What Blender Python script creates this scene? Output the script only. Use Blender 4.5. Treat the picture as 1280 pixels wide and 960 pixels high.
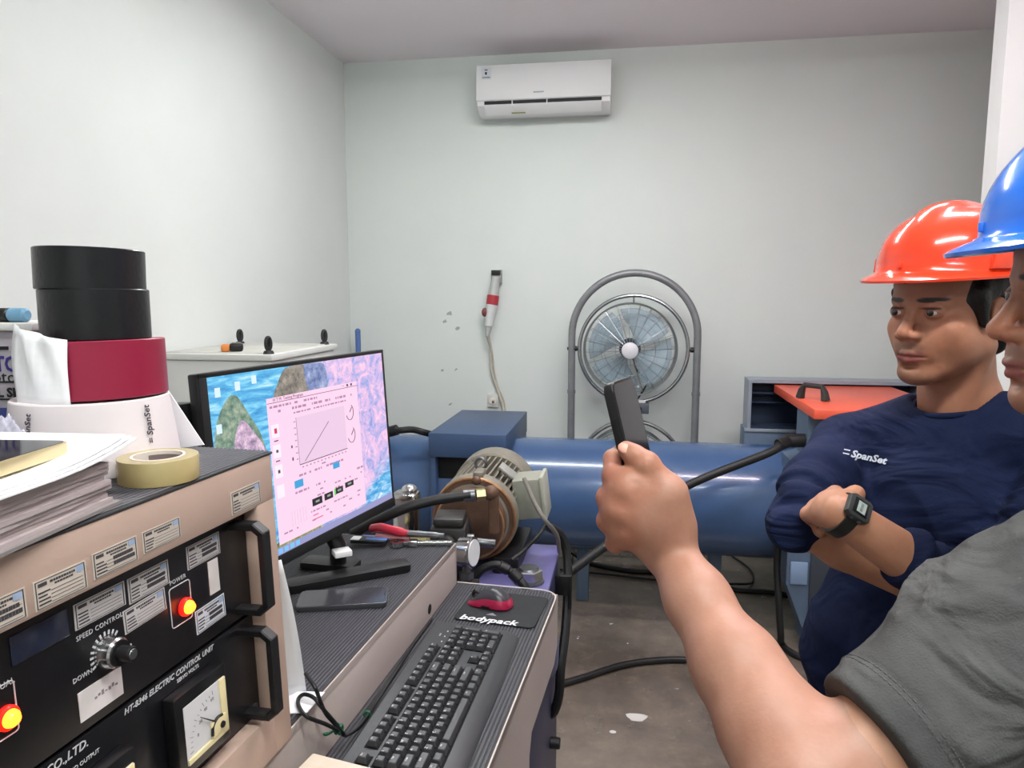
import bpy, bmesh, math, random
import numpy as np
from mathutils import Vector, Matrix, Euler
random.seed(7)
for o_ in list(bpy.data.objects): bpy.data.objects.remove(o_, do_unlink=True)
SC = bpy.context.scene
COL = SC.collection
PI = math.pi
# ------------------------------------------------------------------ camera
FPX, CAMH = 900.0, 1.55
TH = math.atan(112/900); PS = math.atan(145*math.cos(TH)/900)
R_ = Vector((math.cos(PS), math.sin(PS), 0))
F_ = Vector((-math.sin(PS)*math.cos(TH), math.cos(PS)*math.cos(TH), -math.sin(TH)))
U_ = R_.cross(F_)
FH = Vector((-math.sin(PS), math.cos(PS), 0))
CP = Vector((0, 0, CAMH))
cam = bpy.data.cameras.new('camera'); cam.sensor_width = 36; cam.lens = FPX/1280*36; cam.clip_start = .02
co = bpy.data.objects.new('camera', cam); COL.objects.link(co)
M_ = Matrix((R_, U_, -F_)).transposed().to_4x4(); M_.translation = CP
co.matrix_world = M_
SC.camera = co
# ------------------------------------------------------------------ world, lights, exposure
w = bpy.data.worlds.new('world'); SC.world = w; w.use_nodes = True
w.node_tree.nodes['Background'].inputs[0].default_value = (.8, .88, 1, 1)
w.node_tree.nodes['Background'].inputs[1].default_value = .15
VS = SC.view_settings; VS.view_transform = 'Standard'; VS.look = 'None'; VS.gamma = 1; VS.use_curve_mapping = False
VS.exposure = 0.29
CEIL = 2.972
LAMPS = [(-.45, 2.72, 15), (.35, .25, 23), (.62, 1.95, 17), (.5, -1.5, 15)]  # last two are added fill: pink for the right wall, one behind camera
for i, (lx, ly, pw) in enumerate(LAMPS):
    L = bpy.data.lights.new('tube_light', 'AREA'); L.shape = 'RECTANGLE'; L.size = 1.16; L.size_y = .12
    L.energy = pw; L.color = [(.965, 1.0, .985), (.97, 1.0, .985), (1.0, .90, .95), (.98, .99, 1.0)][i]
    lo = bpy.data.objects.new('tube_light', L); COL.objects.link(lo); lo.location = (lx, ly, CEIL-.098)

# ------------------------------------------------------------------ helpers
def at(px, py, d): return CP + d*((px-640)/FPX*R_ - (py-480)/FPX*U_ + F_)
def ray(px, py): return (px-640)/FPX*R_ - (py-480)/FPX*U_ + F_
def atz(px, py, z): r = ray(px, py); return CP + r*((z-CAMH)/r.z)
def aty(px, py, y): r = ray(px, py); return CP + r*(y/r.y)
def lin(c):
    c = c/255.0
    return c/12.92 if c <= .04045 else ((c+.055)/1.055)**2.4
def rgb(c): return (lin(c[0]), lin(c[1]), lin(c[2]), 1)

MATS = {}
def mat(name, col, rough=.5, metal=0, var=None, bump=None, spec=.5, coat=0, emit=None, trans=0, alpha=1, ior=1.45, sss=0, attr=None, aniso=None, wrinkle=None):
    """var=(scale, second colour, contrast) noise mix; bump=(scale, strength)"""
    if name in MATS: return MATS[name]
    m = bpy.data.materials.new(name); m.use_nodes = True
    nt = m.node_tree; b = nt.nodes['Principled BSDF']
    b.inputs['Base Color'].default_value = rgb(col)
    b.inputs['Roughness'].default_value = rough; b.inputs['Metallic'].default_value = metal
    b.inputs['Specular IOR Level'].default_value = spec; b.inputs['IOR'].default_value = ior
    b.inputs['Coat Weight'].default_value = coat; b.inputs['Coat Roughness'].default_value = .08
    b.inputs['Transmission Weight'].default_value = trans; b.inputs['Alpha'].default_value = alpha
    if sss:
        b.inputs['Subsurface Weight'].default_value = sss; b.inputs['Subsurface Radius'].default_value = (1, .35, .2); b.inputs['Subsurface Scale'].default_value = .006
    if emit:
        b.inputs['Emission Color'].default_value = rgb(emit[0]); b.inputs['Emission Strength'].default_value = emit[1]
    tc = nt.nodes.new('ShaderNodeTexCoord')
    src = None
    if attr:
        a = nt.nodes.new('ShaderNodeAttribute'); a.attribute_name = attr; src = a.outputs['Color']
        nt.links.new(src, b.inputs['Base Color'])
    if var:
        n = nt.nodes.new('ShaderNodeTexNoise'); n.inputs['Scale'].default_value = var[0]; n.inputs['Detail'].default_value = 6
        n.inputs['Roughness'].default_value = .62
        if aniso:
            mp = nt.nodes.new('ShaderNodeMapping'); mp.inputs['Scale'].default_value = aniso
            nt.links.new(tc.outputs['Object'], mp.inputs[0]); nt.links.new(mp.outputs[0], n.inputs['Vector'])
        else: nt.links.new(tc.outputs['Object'], n.inputs['Vector'])
        r = nt.nodes.new('ShaderNodeMapRange'); c = var[2]
        r.inputs[1].default_value = .5-c; r.inputs[2].default_value = .5+c
        nt.links.new(n.outputs[0], r.inputs[0])
        mx = nt.nodes.new('ShaderNodeMix'); mx.data_type = 'RGBA'
        nt.links.new(r.outputs[0], mx.inputs[0])
        if src: nt.links.new(src, mx.inputs[6]); mul = mx; mx.blend_type = 'MULTIPLY'
        else: mx.inputs[6].default_value = rgb(col)
        mx.inputs[7].default_value = rgb(var[1])
        nt.links.new(mx.outputs[2], b.inputs['Base Color'])
    if bump:
        n2 = nt.nodes.new('ShaderNodeTexNoise'); n2.inputs['Scale'].default_value = bump[0]; n2.inputs['Detail'].default_value = 5
        nt.links.new(tc.outputs['Object'], n2.inputs['Vector'])
        bp = nt.nodes.new('ShaderNodeBump'); bp.inputs['Strength'].default_value = bump[1]; bp.inputs['Distance'].default_value = .004
        nt.links.new(n2.outputs[0], bp.inputs['Height']); nt.links.new(bp.outputs[0], b.inputs['Normal'])
    if wrinkle:
        n3 = nt.nodes.new('ShaderNodeTexNoise'); n3.inputs['Scale'].default_value = wrinkle[0]; n3.inputs['Detail'].default_value = 2.5; n3.inputs['Distortion'].default_value = 1.4
        mp3 = nt.nodes.new('ShaderNodeMapping'); mp3.inputs['Scale'].default_value = wrinkle[2]; mp3.inputs['Rotation'].default_value = wrinkle[3]
        nt.links.new(tc.outputs['Object'], mp3.inputs[0]); nt.links.new(mp3.outputs[0], n3.inputs['Vector'])
        b3 = nt.nodes.new('ShaderNodeBump'); b3.inputs['Strength'].default_value = wrinkle[1]; b3.inputs['Distance'].default_value = .03
        nt.links.new(n3.outputs[0], b3.inputs['Height']); nt.links.new(b3.outputs[0], bp.inputs['Normal'])
    MATS[name] = m
    return m

class MB:
    """collects shapes; M maps local to world"""
    def __init__(s, M=None): s.v = []; s.f = []; s.M = M or Matrix(); s.cr = []
    def add(s, vs, fs, L=None):
        n = len(s.v); T = s.M @ L if L is not None else s.M
        s.v += [T @ Vector(p) for p in vs]; s.f += [tuple(n+i for i in f) for f in fs]; return s
    def bm(s, b, L=None):
        b.verts.ensure_lookup_table(); b.verts.index_update()
        s.add([v.co[:] for v in b.verts], [[v.index for v in f.verts] for f in b.faces], L); b.free(); return s
    def box(s, x0, x1, y0, y1, z0, z1, bev=0, seg=2, L=None):
        b = bmesh.new(); bmesh.ops.create_cube(b, size=1)
        for v in b.verts:
            v.co = Vector((x0+(v.co.x+.5)*(x1-x0), y0+(v.co.y+.5)*(y1-y0), z0+(v.co.z+.5)*(z1-z0)))
        if bev: bmesh.ops.bevel(b, geom=b.edges[:], offset=bev, segments=seg, affect='EDGES', profile=.5)
        return s.bm(b, L)
    def prism(s, poly, z0, z1, bev=0, L=None):
        """poly in xy (counter-clockwise), extruded z0..z1"""
        n = len(poly)
        if bev:
            b = bmesh.new()
            lo = [b.verts.new((p[0], p[1], z0)) for p in poly]; hi = [b.verts.new((p[0], p[1], z1)) for p in poly]
            b.faces.new(lo[::-1]); top = b.faces.new(hi)
            for i in range(n): b.faces.new((lo[i], lo[(i+1) % n], hi[(i+1) % n], hi[i]))
            bmesh.ops.bevel(b, geom=[e for e in b.edges if abs(e.verts[0].co.z-e.verts[1].co.z) < 1e-6], offset=bev, segments=2, affect='EDGES', profile=.5)
            return s.bm(b, L)
        vs = [(p[0], p[1], z0) for p in poly]+[(p[0], p[1], z1) for p in poly]
        fs = [tuple(range(n-1, -1, -1)), tuple(range(n, 2*n))]+[(i, (i+1) % n, n+(i+1) % n, n+i) for i in range(n)]
        return s.add(vs, fs, L)
    def lathe(s, prof, seg=32, L=None, closed=False, a0=0, a1=2*PI):
        """prof = [(r,z)...] about local z"""
        full = abs(a1-a0-2*PI) < 1e-6; k = seg if full else seg+1; vs = []; fs = []
        for r, z in prof:
            for i in range(k):
                a = a0+(a1-a0)*i/seg; vs.append((r*math.cos(a), r*math.sin(a), z))
        m = len(prof)
        for j in range(m if closed else m-1):
            j2 = (j+1) % m
            for i in range(seg):
                i2 = (i+1) % k; fs.append((j*k+i, j*k+i2, j2*k+i2, j2*k+i))
        if not closed and full:
            if prof[0][0] > 1e-6: fs.append(tuple(range(k-1, -1, -1)))
            if prof[-1][0] > 1e-6: fs.append(tuple((m-1)*k+i for i in range(k)))
        return s.add(vs, fs, L)
    def cyl(s, p0, p1, r0, r1=None, seg=20, bev=0):
        p0 = Vector(p0); p1 = Vector(p1); r1 = r0 if r1 is None else r1
        d = p1-p0; h = d.length; q = d.to_track_quat('Z', 'Y').to_matrix().to_4x4(); q.translation = p0
        pr = [(r0-bev, 0), (r0, bev), (r1, h-bev), (r1-bev, h)] if bev else [(r0, 0), (r1, h)]
        return s.lathe(pr, seg, q)
    def tube(s, pts, r, seg=10, cap=True, closed=False):
        pts = [Vector(p) for p in pts]; n = len(pts); rs = r if isinstance(r, (list, tuple)) else [r]*n
        vs = []; fs = []; up = None
        for i, p in enumerate(pts):
            if closed: t = (pts[(i+1) % n]-pts[i-1]).normalized()
            else: t = (pts[min(i+1, n-1)]-pts[max(i-1, 0)]).normalized()
            if up is None: up = t.orthogonal().normalized()
            else: up = (up-t*up.dot(t)).normalized()
            sd = t.cross(up)
            for k in range(seg):
                a = 2*PI*k/seg; vs.append(p+(up*math.cos(a)+sd*math.sin(a))*rs[i])
        for i in range(n if closed else n-1):
            j = (i+1) % n
            for k in range(seg): fs.append((i*seg+k, i*seg+(k+1) % seg, j*seg+(k+1) % seg, j*seg+k))
        if cap and not closed:
            fs.append(tuple(range(seg-1, -1, -1))); fs.append(tuple((n-1)*seg+k for k in range(seg)))
        return s.add(vs, fs)
    def sphere(s, c, r, seg=16, rings=10, L=None):
        rr = r if isinstance(r, (list, tuple, Vector)) else (r, r, r)
        b = bmesh.new(); bmesh.ops.create_uvsphere(b, u_segments=seg, v_segments=rings, radius=1)
        for v in b.verts: v.co = Vector((c[0]+v.co.x*rr[0], c[1]+v.co.y*rr[1], c[2]+v.co.z*rr[2]))
        return s.bm(b, L)
    def torus(s, c, R, r, axis='Z', seg=48, sec=10, L=None):
        pts = []
        for i in range(seg):
            a = 2*PI*i/seg; p = {'Z': (math.cos(a), math.sin(a), 0), 'Y': (math.cos(a), 0, math.sin(a)), 'X': (0, math.cos(a), math.sin(a))}[axis]
            pts.append(Vector(c)+Vector(p)*R)
        if L is not None: pts = [L @ p for p in pts]
        return s.tube(pts, r, sec, closed=True)
    def quad(s, a, b, c, d): return s.add([a, b, c, d], [(0, 1, 2, 3)])

ORG = {}
def obj(name, mb, m, parent=None, smooth=35, origin=None):
    me = bpy.data.meshes.new(name)
    vs = mb.v
    xs = [p.x for p in vs]; ys = [p.y for p in vs]; zs = [p.z for p in vs]
    O = Vector(origin) if origin is not None else Vector(((min(xs)+max(xs))/2, (min(ys)+max(ys))/2, min(zs)))
    me.from_pydata([tuple(p-O) for p in vs], [], mb.f); me.update()
    return link(name, me, m, parent, O, smooth)
def link(name, me, m, parent, O, smooth=35):
    if m is not None: me.materials.append(m)
    if smooth:
        me.polygons.foreach_set('use_smooth', [True]*len(me.polygons))
        try: me.set_sharp_from_angle(angle=math.radians(smooth))
        except Exception: pass
    o = bpy.data.objects.new(name, me); COL.objects.link(o)
    ORG[o.name] = O.copy()
    if parent is not None: o.parent = parent; o.location = O-ORG[parent.name]
    else: o.location = O
    return o
def tag(o, label, cat=None, group=None):
    o['label'] = label
    if cat: o['category'] = cat
    if group: o['group'] = group
    return o
def thing(name, loc, label, cat, group=None):
    o = bpy.data.objects.new(name, None); COL.objects.link(o); o.location = loc; o.empty_display_size = .05
    ORG[o.name] = Vector(loc); return tag(o, label, cat, group)
def struct(name, mb, m, parent=None, smooth=0):
    o = obj(name, mb, m, parent, smooth)
    if parent is None: o['kind'] = 'structure'
    return o
def inst(src, parent, O, rot=None, name=None):
    """a copy sharing the mesh, at world point O"""
    c = src.copy(); c.name = name or src.name.split('.')[0]; COL.objects.link(c); ORG[c.name] = Vector(O)
    c.parent = parent; c.location = Vector(O)-(ORG[parent.name] if parent else Vector())
    if rot is not None: c.rotation_euler = rot
    return c
def frame(o, x, y, z):
    m = Matrix((x, y, z)).transposed().to_4x4(); m.translation = Vector(o); return m
def spline(pts, n=8, closed=False):
    """Catmull-Rom through pts"""
    P = [Vector(p) for p in pts]; out = []; k = len(P)
    rng = range(k if closed else k-1)
    for i in rng:
        p0 = P[(i-1) % k] if (closed or i > 0) else P[0]*2-P[1]; p1 = P[i]; p2 = P[(i+1) % k]
        p3 = P[(i+2) % k] if (closed or i+2 < k) else P[-1]*2-P[-2]
        for j in range(n):
            t = j/n
            out.append(.5*((2*p1)+(p2-p0)*t+(2*p0-5*p1+4*p2-p3)*t*t+(3*p1-p0-3*p2+p3)*t**3))
    if not closed: out.append(P[-1])
    return out
def rrect(w, h, r, n=5):
    """rounded rectangle polygon centred at 0, ccw"""
    out = []
    for cx, cy, a in ((w/2-r, h/2-r, 0), (-w/2+r, h/2-r, PI/2), (-w/2+r, -h/2+r, PI), (w/2-r, -h/2+r, 1.5*PI)):
        for i in range(n+1): t = a+PI/2*i/n; out.append((cx+r*math.cos(t), cy+r*math.sin(t)))
    return out
def text_mb(txt, size, M, depth=.0002, shear=0, space=1.0, mb=None, align='CENTER', sx=1.0, bold=0):
    cu = bpy.data.curves.new('t', 'FONT'); cu.body = txt; cu.size = size; cu.align_x = align; cu.align_y = 'CENTER'
    cu.extrude = depth; cu.shear = shear; cu.space_character = space; cu.resolution_u = 2; cu.offset = bold
    o = bpy.data.objects.new('t', cu); COL.objects.link(o)
    dg = bpy.context.evaluated_depsgraph_get(); me = o.evaluated_get(dg).to_mesh()
    mb = mb or MB(); n = len(mb.v)
    mb.v += [M @ Vector((v.co.x*sx, v.co.y, v.co.z)) for v in me.vertices]; mb.f += [tuple(n+i for i in p.vertices) for p in me.polygons]
    o.evaluated_get(dg).to_mesh_clear(); bpy.data.objects.remove(o); bpy.data.curves.remove(cu)
    return mb

# ------------------------------------------------------------------ signed-distance modelling (organic shapes)
class Field:
    def __init__(s, lo, hi, h):
        s.lo = np.array(lo, float); s.h = h
        s.n = np.ceil((np.array(hi)-s.lo)/h).astype(int)+1
        s.ax = [s.lo[i]+h*np.arange(s.n[i]) for i in range(3)]
        s.v = np.full(tuple(s.n), 10.0, np.float32)
    def _g(s, lo, hi):
        a = np.clip(np.floor((np.array(lo)-s.lo)/s.h).astype(int), 0, s.n); b = np.clip(np.ceil((np.array(hi)-s.lo)/s.h).astype(int)+1, 0, s.n)
        if (b <= a).any(): return None, None
        sl = tuple(slice(a[i], b[i]) for i in range(3))
        X, Y, Z = np.meshgrid(*[s.ax[i][sl[i]] for i in range(3)], indexing='ij', sparse=True)
        return sl, (X, Y, Z)
    def _mix(s, sl, d, k, sub=False):
        v = s.v[sl]
        if sub:
            d = -d; h = np.clip(.5-.5*(v-d)/k, 0, 1); s.v[sl] = v*(1-h)+d*h+k*h*(1-h)
        else:
            h = np.clip(.5+.5*(v-d)/k, 0, 1); s.v[sl] = v*(1-h)+d*h-k*h*(1-h)
    def cone(s, a, b, ra, rb, k=.01, sub=False, side=None, ratio=1.0):
        """tapered capsule; side/ratio flatten: thickness along 'side' is ratio times r"""
        a = np.array(a, float); b = np.array(b, float); m = max(ra, rb)*max(1, ratio)+k+3*s.h
        sl, g = s._g(np.minimum(a, b)-m, np.maximum(a, b)+m)
        if sl is None: return
        ab = b-a; L = max(ab@ab, 1e-12)
        q = [g[i]-a[i] for i in range(3)]
        t = np.clip((q[0]*ab[0]+q[1]*ab[1]+q[2]*ab[2])/L, 0, 1)
        q = [q[i]-t*ab[i] for i in range(3)]
        d2 = q[0]**2+q[1]**2+q[2]**2
        if side is not None:
            sd = np.array(side, float); sd /= np.linalg.norm(sd); c = q[0]*sd[0]+q[1]*sd[1]+q[2]*sd[2]
            d2 = d2-c*c+(c/ratio)**2
        s._mix(sl, (np.sqrt(d2)-(ra+(rb-ra)*t))*min(1, ratio), k, sub)
    def chain(s, pts, rs, k=.01, kk=None, **kw):
        for i in range(len(pts)-1): s.cone(pts[i], pts[i+1], rs[i], rs[i+1], k if i == 0 or kk is None else kk, **kw)
    def ell(s, c, r, k=.01, rot=None, sub=False):
        c = np.array(c, float); r = np.array(r, float); m = r.max()+k+3*s.h
        sl, g = s._g(c-m, c+m)
        if sl is None: return
        q = [g[i]-c[i] for i in range(3)]
        if rot is not None:
            A = np.array(rot.transposed()) if hasattr(rot, 'transposed') else np.array(rot).T
            q = [A[i, 0]*q[0]+A[i, 1]*q[1]+A[i, 2]*q[2] for i in range(3)]
        k0 = np.sqrt((q[0]/r[0])**2+(q[1]/r[1])**2+(q[2]/r[2])**2)
        k1 = np.sqrt((q[0]/r[0]**2)**2+(q[1]/r[1]**2)**2+(q[2]/r[2]**2)**2)+1e-9
        s._mix(sl, k0*(k0-1)/k1, k, sub)
    def half(s, p, n, k=.004):
        """cut away the side n points to"""
        p = np.array(p, float); n = np.array(n, float); n /= np.linalg.norm(n)
        X, Y, Z = np.meshgrid(*s.ax, indexing='ij', sparse=True)
        d = (X-p[0])*n[0]+(Y-p[1])*n[1]+(Z-p[2])*n[2]
        s._mix((slice(None),)*3, -d, k, True)
    def mesh(s):
        v = s.v; ng = v < 0; n = s.n
        c = np.zeros(tuple(n-1), np.int8)
        for dx in (0, 1):
            for dy in (0, 1):
                for dz in (0, 1): c += ng[dx:n[0]-1+dx, dy:n[1]-1+dy, dz:n[2]-1+dz]
        act = (c > 0) & (c < 8); ijk = np.argwhere(act)
        idx = np.full(tuple(n-1), -1, np.int64); idx[act] = np.arange(len(ijk))
        acc = np.zeros((len(ijk), 3)); cnt = np.zeros(len(ijk))
        for ax in range(3):
            o1, o2 = [i for i in range(3) if i != ax]
            for p in (0, 1):
                for q in (0, 1):
                    a = np.zeros(3, int); a[o1] = p; a[o2] = q; b = a.copy(); b[ax] = 1
                    A = ijk+a; B = ijk+b
                    va = v[A[:, 0], A[:, 1], A[:, 2]].astype(float); vb = v[B[:, 0], B[:, 1], B[:, 2]].astype(float)
                    m = (va < 0) != (vb < 0)
                    t = np.where(m, va/np.where(m, va-vb, 1), 0)
                    P = a[None, :]+np.zeros((len(ijk), 3)); P[:, ax] = t
                    acc[m] += P[m]; cnt[m] += 1
        verts = s.lo+s.h*(ijk+acc/np.maximum(cnt, 1)[:, None])
        faces = []
        for ax in range(3):
            o1, o2 = (ax+1) % 3, (ax+2) % 3
            sa = [slice(None)]*3; sb = [slice(None)]*3; sa[ax] = slice(0, n[ax]-1); sb[ax] = slice(1, n[ax])
            ch = ng[tuple(sa)] != ng[tuple(sb)]
            e = np.argwhere(ch)
            e = e[(e[:, o1] > 0) & (e[:, o1] < n[o1]-1) & (e[:, o2] > 0) & (e[:, o2] < n[o2]-1)]
            if not len(e): continue
            neg = ng[e[:, 0], e[:, 1], e[:, 2]]
            def cell(p, q):
                f = e.copy(); f[:, o1] -= p; f[:, o2] -= q; return idx[f[:, 0], f[:, 1], f[:, 2]]
            Q = np.stack([cell(1, 1), cell(0, 1), cell(0, 0), cell(1, 0)], 1)
            Q[~neg] = Q[~neg][:, ::-1]
            faces.append(Q)
        return verts, np.concatenate(faces)
def vnormals(V, Q):
    n = np.cross(V[Q[:, 2]]-V[Q[:, 0]], V[Q[:, 3]]-V[Q[:, 1]]); N = np.zeros_like(V)
    for i in range(4): np.add.at(N, Q[:, i], n)
    return N/np.maximum(np.linalg.norm(N, axis=1), 1e-12)[:, None]
def relax(V, Q, it=2, f=.5):
    for _ in range(it):
        S = np.zeros_like(V); C = np.zeros(len(V))
        for i in range(4):
            a = Q[:, i]; b = Q[:, (i+1) % 4]
            np.add.at(S, a, V[b]); np.add.at(S, b, V[a]); np.add.at(C, a, 1); np.add.at(C, b, 1)
        V = V+f*(S/np.maximum(C, 1)[:, None]-V)
    return V
def npmesh(name, parts, m, parent=None, colors=None):
    """parts = [(V,Q)...] joined; colors = matching list of (n,3) linear colours"""
    V = np.concatenate([p[0] for p in parts]); off = 0; Qs = []
    for p in parts: Qs.append(p[1]+off); off += len(p[0])
    Q = np.concatenate(Qs)
    O = Vector(((V[:, 0].min()+V[:, 0].max())/2, (V[:, 1].min()+V[:, 1].max())/2, V[:, 2].min()))
    V = V-np.array(O)
    me = bpy.data.meshes.new(name)
    me.vertices.add(len(V)); me.vertices.foreach_set('co', V.astype(np.float32).ravel())
    me.loops.add(Q.size); me.loops.foreach_set('vertex_index', Q.astype(np.int32).ravel())
    me.polygons.add(len(Q)); me.polygons.foreach_set('loop_start', np.arange(0, Q.size, 4, dtype=np.int32)); me.polygons.foreach_set('loop_total', np.full(len(Q), 4, np.int32))
    me.update(calc_edges=True); me.validate()
    if colors is not None:
        C = np.concatenate(colors); a = me.color_attributes.new('Col', 'FLOAT_COLOR', 'POINT')
        a.data.foreach_set('color', np.concatenate([C, np.ones((len(C), 1))], 1).astype(np.float32).ravel())
    o = link(name, me, m, parent, O, 0)
    me.polygons.foreach_set('use_smooth', [True]*len(me.polygons))
    return o
# ------------------------------------------------------------------ materials of the room
m_wall = mat('wall_paint', (222, 227, 223), .75, var=(1.3, (210, 216, 212), .35), bump=(14, .06))
m_wall2 = mat('wall_paint_side', (226, 229, 226), .75, var=(1.1, (216, 219, 216), .3), bump=(14, .06))
m_ceil = mat('ceiling_paint', (246, 238, 242), .8, var=(.8, (240, 231, 236), .3))
m_white_pl = mat('white_plastic', (232, 232, 232), .22)
m_black_pl = mat('black_plastic', (20, 20, 22), .42)
m_black_rub = mat('black_rubber', (16, 16, 17), .5, bump=(300, .1))
m_dark = mat('dark_interior', (9, 9, 11), .6)
m_chrome = mat('chrome', (200, 200, 200), .18, 1)
m_steel = mat('grey_steel', (120, 122, 124), .38, .85, var=(20, (96, 98, 100), .3))
m_white_paper = mat('white_paper', (238, 238, 240), .7, bump=(25, .15))
m_ink = mat('black_ink', (22, 22, 24), .6)

def floor_material():
    m = bpy.data.materials.new('concrete_floor'); m.use_nodes = True; nt = m.node_tree; b = nt.nodes['Principled BSDF']
    tc = nt.nodes.new('ShaderNodeTexCoord')
    def noise(sc, det, ro):
        n = nt.nodes.new('ShaderNodeTexNoise'); n.inputs['Scale'].default_value = sc; n.inputs['Detail'].default_value = det; n.inputs['Roughness'].default_value = ro
        nt.links.new(tc.outputs['Object'], n.inputs['Vector']); return n.outputs[0]
    def ramp(src, stops):
        r = nt.nodes.new('ShaderNodeValToRGB'); e = r.color_ramp.elements
        while len(e) < len(stops): e.new(.5)
        for i, (p, c) in enumerate(stops): e[i].position = p; e[i].color = rgb(c)
        nt.links.new(src, r.inputs[0]); return r.outputs[0]
    def mix(f, a, c, t='MIX'):
        x = nt.nodes.new('ShaderNodeMix'); x.data_type = 'RGBA'; x.blend_type = t
        if hasattr(f, 'links') or not isinstance(f, float): nt.links.new(f, x.inputs[0])
        else: x.inputs[0].default_value = f
        nt.links.new(a, x.inputs[6]); nt.links.new(c, x.inputs[7]); return x.outputs[2]
    base = ramp(noise(2.2, 8, .6), [(.36, (84, 75, 68)), (.5, (106, 96, 88)), (.66, (130, 118, 106))])
    tan = ramp(noise(5, 9, .7), [(.5, (0, 0, 0)), (.68, (160, 160, 160))])
    tanc = ramp(noise(30, 4, .6), [(.4, (142, 126, 104)), (.6, (160, 146, 124))])
    c = mix(tan, base, tanc)
    sp = ramp(noise(16, 3, .5), [(.725, (0, 0, 0)), (.75, (255, 255, 255))])
    wc = ramp(noise(60, 2, .5), [(.3, (205, 203, 200)), (.7, (190, 188, 186))])
    c = mix(sp, c, wc)
    nt.links.new(c, b.inputs['Base Color'])
    rr = ramp(noise(4, 5, .6), [(.3, (110, 110, 110)), (.7, (150, 150, 150))]); nt.links.new(rr, b.inputs['Roughness'])
    bp = nt.nodes.new('ShaderNodeBump'); bp.inputs['Strength'].default_value = .12; bp.inputs['Distance'].default_value = .01
    nt.links.new(noise(40, 5, .6), bp.inputs['Height']); nt.links.new(bp.outputs[0], b.inputs['Normal'])
    return m
XL, XR, YB, YF = -1.771, 2.6, 4.45, -2.6
struct('floor', MB().box(XL-.1, XR+.1, YF-.1, YB+.1, -.1, 0), floor_material())
struct('ceiling', MB().box(XL-.1, XR+.1, YF-.1, YB+.1, CEIL, CEIL+.1), m_ceil)
struct('wall_back', MB().box(XL-.1, XR+.1, YB, YB+.1, 0, CEIL), m_wall)
struct('wall_left', MB().box(XL-.1, XL, YF, YB, 0, CEIL), m_wall2)
struct('wall_right', MB().box(XR, XR+.1, YF, YB, 0, CEIL), m_wall)
struct('wall_front', MB().box(XL-.1, XR+.1, YF-.1, YF, 0, CEIL), m_wall)
struct('wall_partition', MB().box(1.34, XR, 3.0, 3.10, 0, CEIL), m_wall2)
# hook on the partition
h = MB(); h.box(1.365, 1.395, 2.985, 3.0, 1.94, 1.99, .004); h.tube(spline([(1.38, 2.985, 1.98), (1.38, 2.95, 1.97), (1.38, 2.94, 1.99)], 5), .006)
tag(obj('wall_hook', h, m_black_pl), 'small dark hook screwed to the white partition wall', 'hook')
# ceiling lamps; the third and fourth are added, unseen fill lamps
m_tube = mat('lamp_tube', (255, 255, 255), .4, emit=((246, 254, 251), 31.0)); m_tube2 = mat('lamp_tube_pink_fill', (255, 255, 255), .4, emit=((255, 228, 238), 33.0))
for i, (lx, ly, pw) in enumerate(LAMPS):
    t = thing('ceiling_lamp', (lx, ly, CEIL-.09), ['white twin tube ceiling lamp above the cylinder machine', 'white twin tube ceiling lamp above the desk end', 'added pink twin tube fill lamp near the partition wall', 'added twin tube fill lamp behind the two men'][i], 'lamp', 'ceiling lamps')
    obj('housing', MB().box(lx-.61, lx+.61, ly-.07, ly+.07, CEIL-.06, CEIL, .008), m_white_pl, t)
    for s in (-1, 1): obj('tube', MB().cyl((lx-.58, ly+s*.04, CEIL-.078), (lx+.58, ly+s*.04, CEIL-.078), .014, bev=.003), m_tube2 if i == 2 else m_tube, t)

# ------------------------------------------------------------------ air conditioner
t = thing('air_conditioner', (-.5, 4.33, 2.57), 'white split air conditioner mounted high on the back wall', 'air conditioner')
ax0, ax1 = -.885, -.118; YW = 4.45
def xprism(mb, prof, x0, x1, bev=0):   # prof in (y,z)
    L = Matrix(((0, 0, 1, 0), (1, 0, 0, 0), (0, 1, 0, 0), (0, 0, 0, 1)))
    return mb.prism(prof, x0, x1, bev, L)
prof = [(4.45, 2.60), (4.45, 2.855), (4.43, 2.868), (4.30, 2.868), (4.262, 2.852), (4.245, 2.80), (4.243, 2.68), (4.252, 2.632), (4.30, 2.60), (4.36, 2.588)]
b_ = MB(); xprism(b_, prof[::-1], ax0, ax1, .006); obj('body', b_, m_white_pl, t)
b_ = MB(); xprism(b_, [(4.30, 2.872), (4.262, 2.858), (4.241, 2.80), (4.238, 2.66), (4.244, 2.655), (4.25, 2.66), (4.252, 2.80), (4.268, 2.85)], ax0-.001, ax1+.001, .002); obj('front_panel', b_, mat('ac_gloss', (228, 228, 228), .1, coat=.3), t)
v_ = MB(); xprism(v_, [(4.2412, 2.634), (4.2412, 2.653), (4.262, 2.653), (4.27, 2.634)], ax0+.045, ax1-.05); obj('air_slot', v_, m_dark, t)
for k in range(2):
    x0 = ax0+.055+k*.20; b_ = MB(); b_.box(x0+.15, x0+.156, 4.238, 4.26, 2.618, 2.655, .001); obj('slot_divider', b_, m_white_pl, t)
fl = MB(); xprism(fl, [(4.2395, 2.634), (4.262, 2.606), (4.30, 2.588), (4.302, 2.593), (4.266, 2.613), (4.246, 2.637)], ax0+.045, ax1-.05); obj('louver', fl, m_white_pl, t)
obj('rating_sticker', MB().box(ax0+.03, ax0+.085, 4.2385, 4.240, 2.775, 2.838), mat('sticker_white', (205, 210, 216), .6), t)
obj('sticker_print', MB().box(ax0+.05, ax0+.062, 4.2380, 4.2387, 2.80, 2.815).box(ax0+.035, ax0+.08, 4.238, 4.2387, 2.783, 2.787).box(ax0+.048, ax0+.066, 4.238, 4.2387, 2.823, 2.828), m_ink, t)
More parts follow.
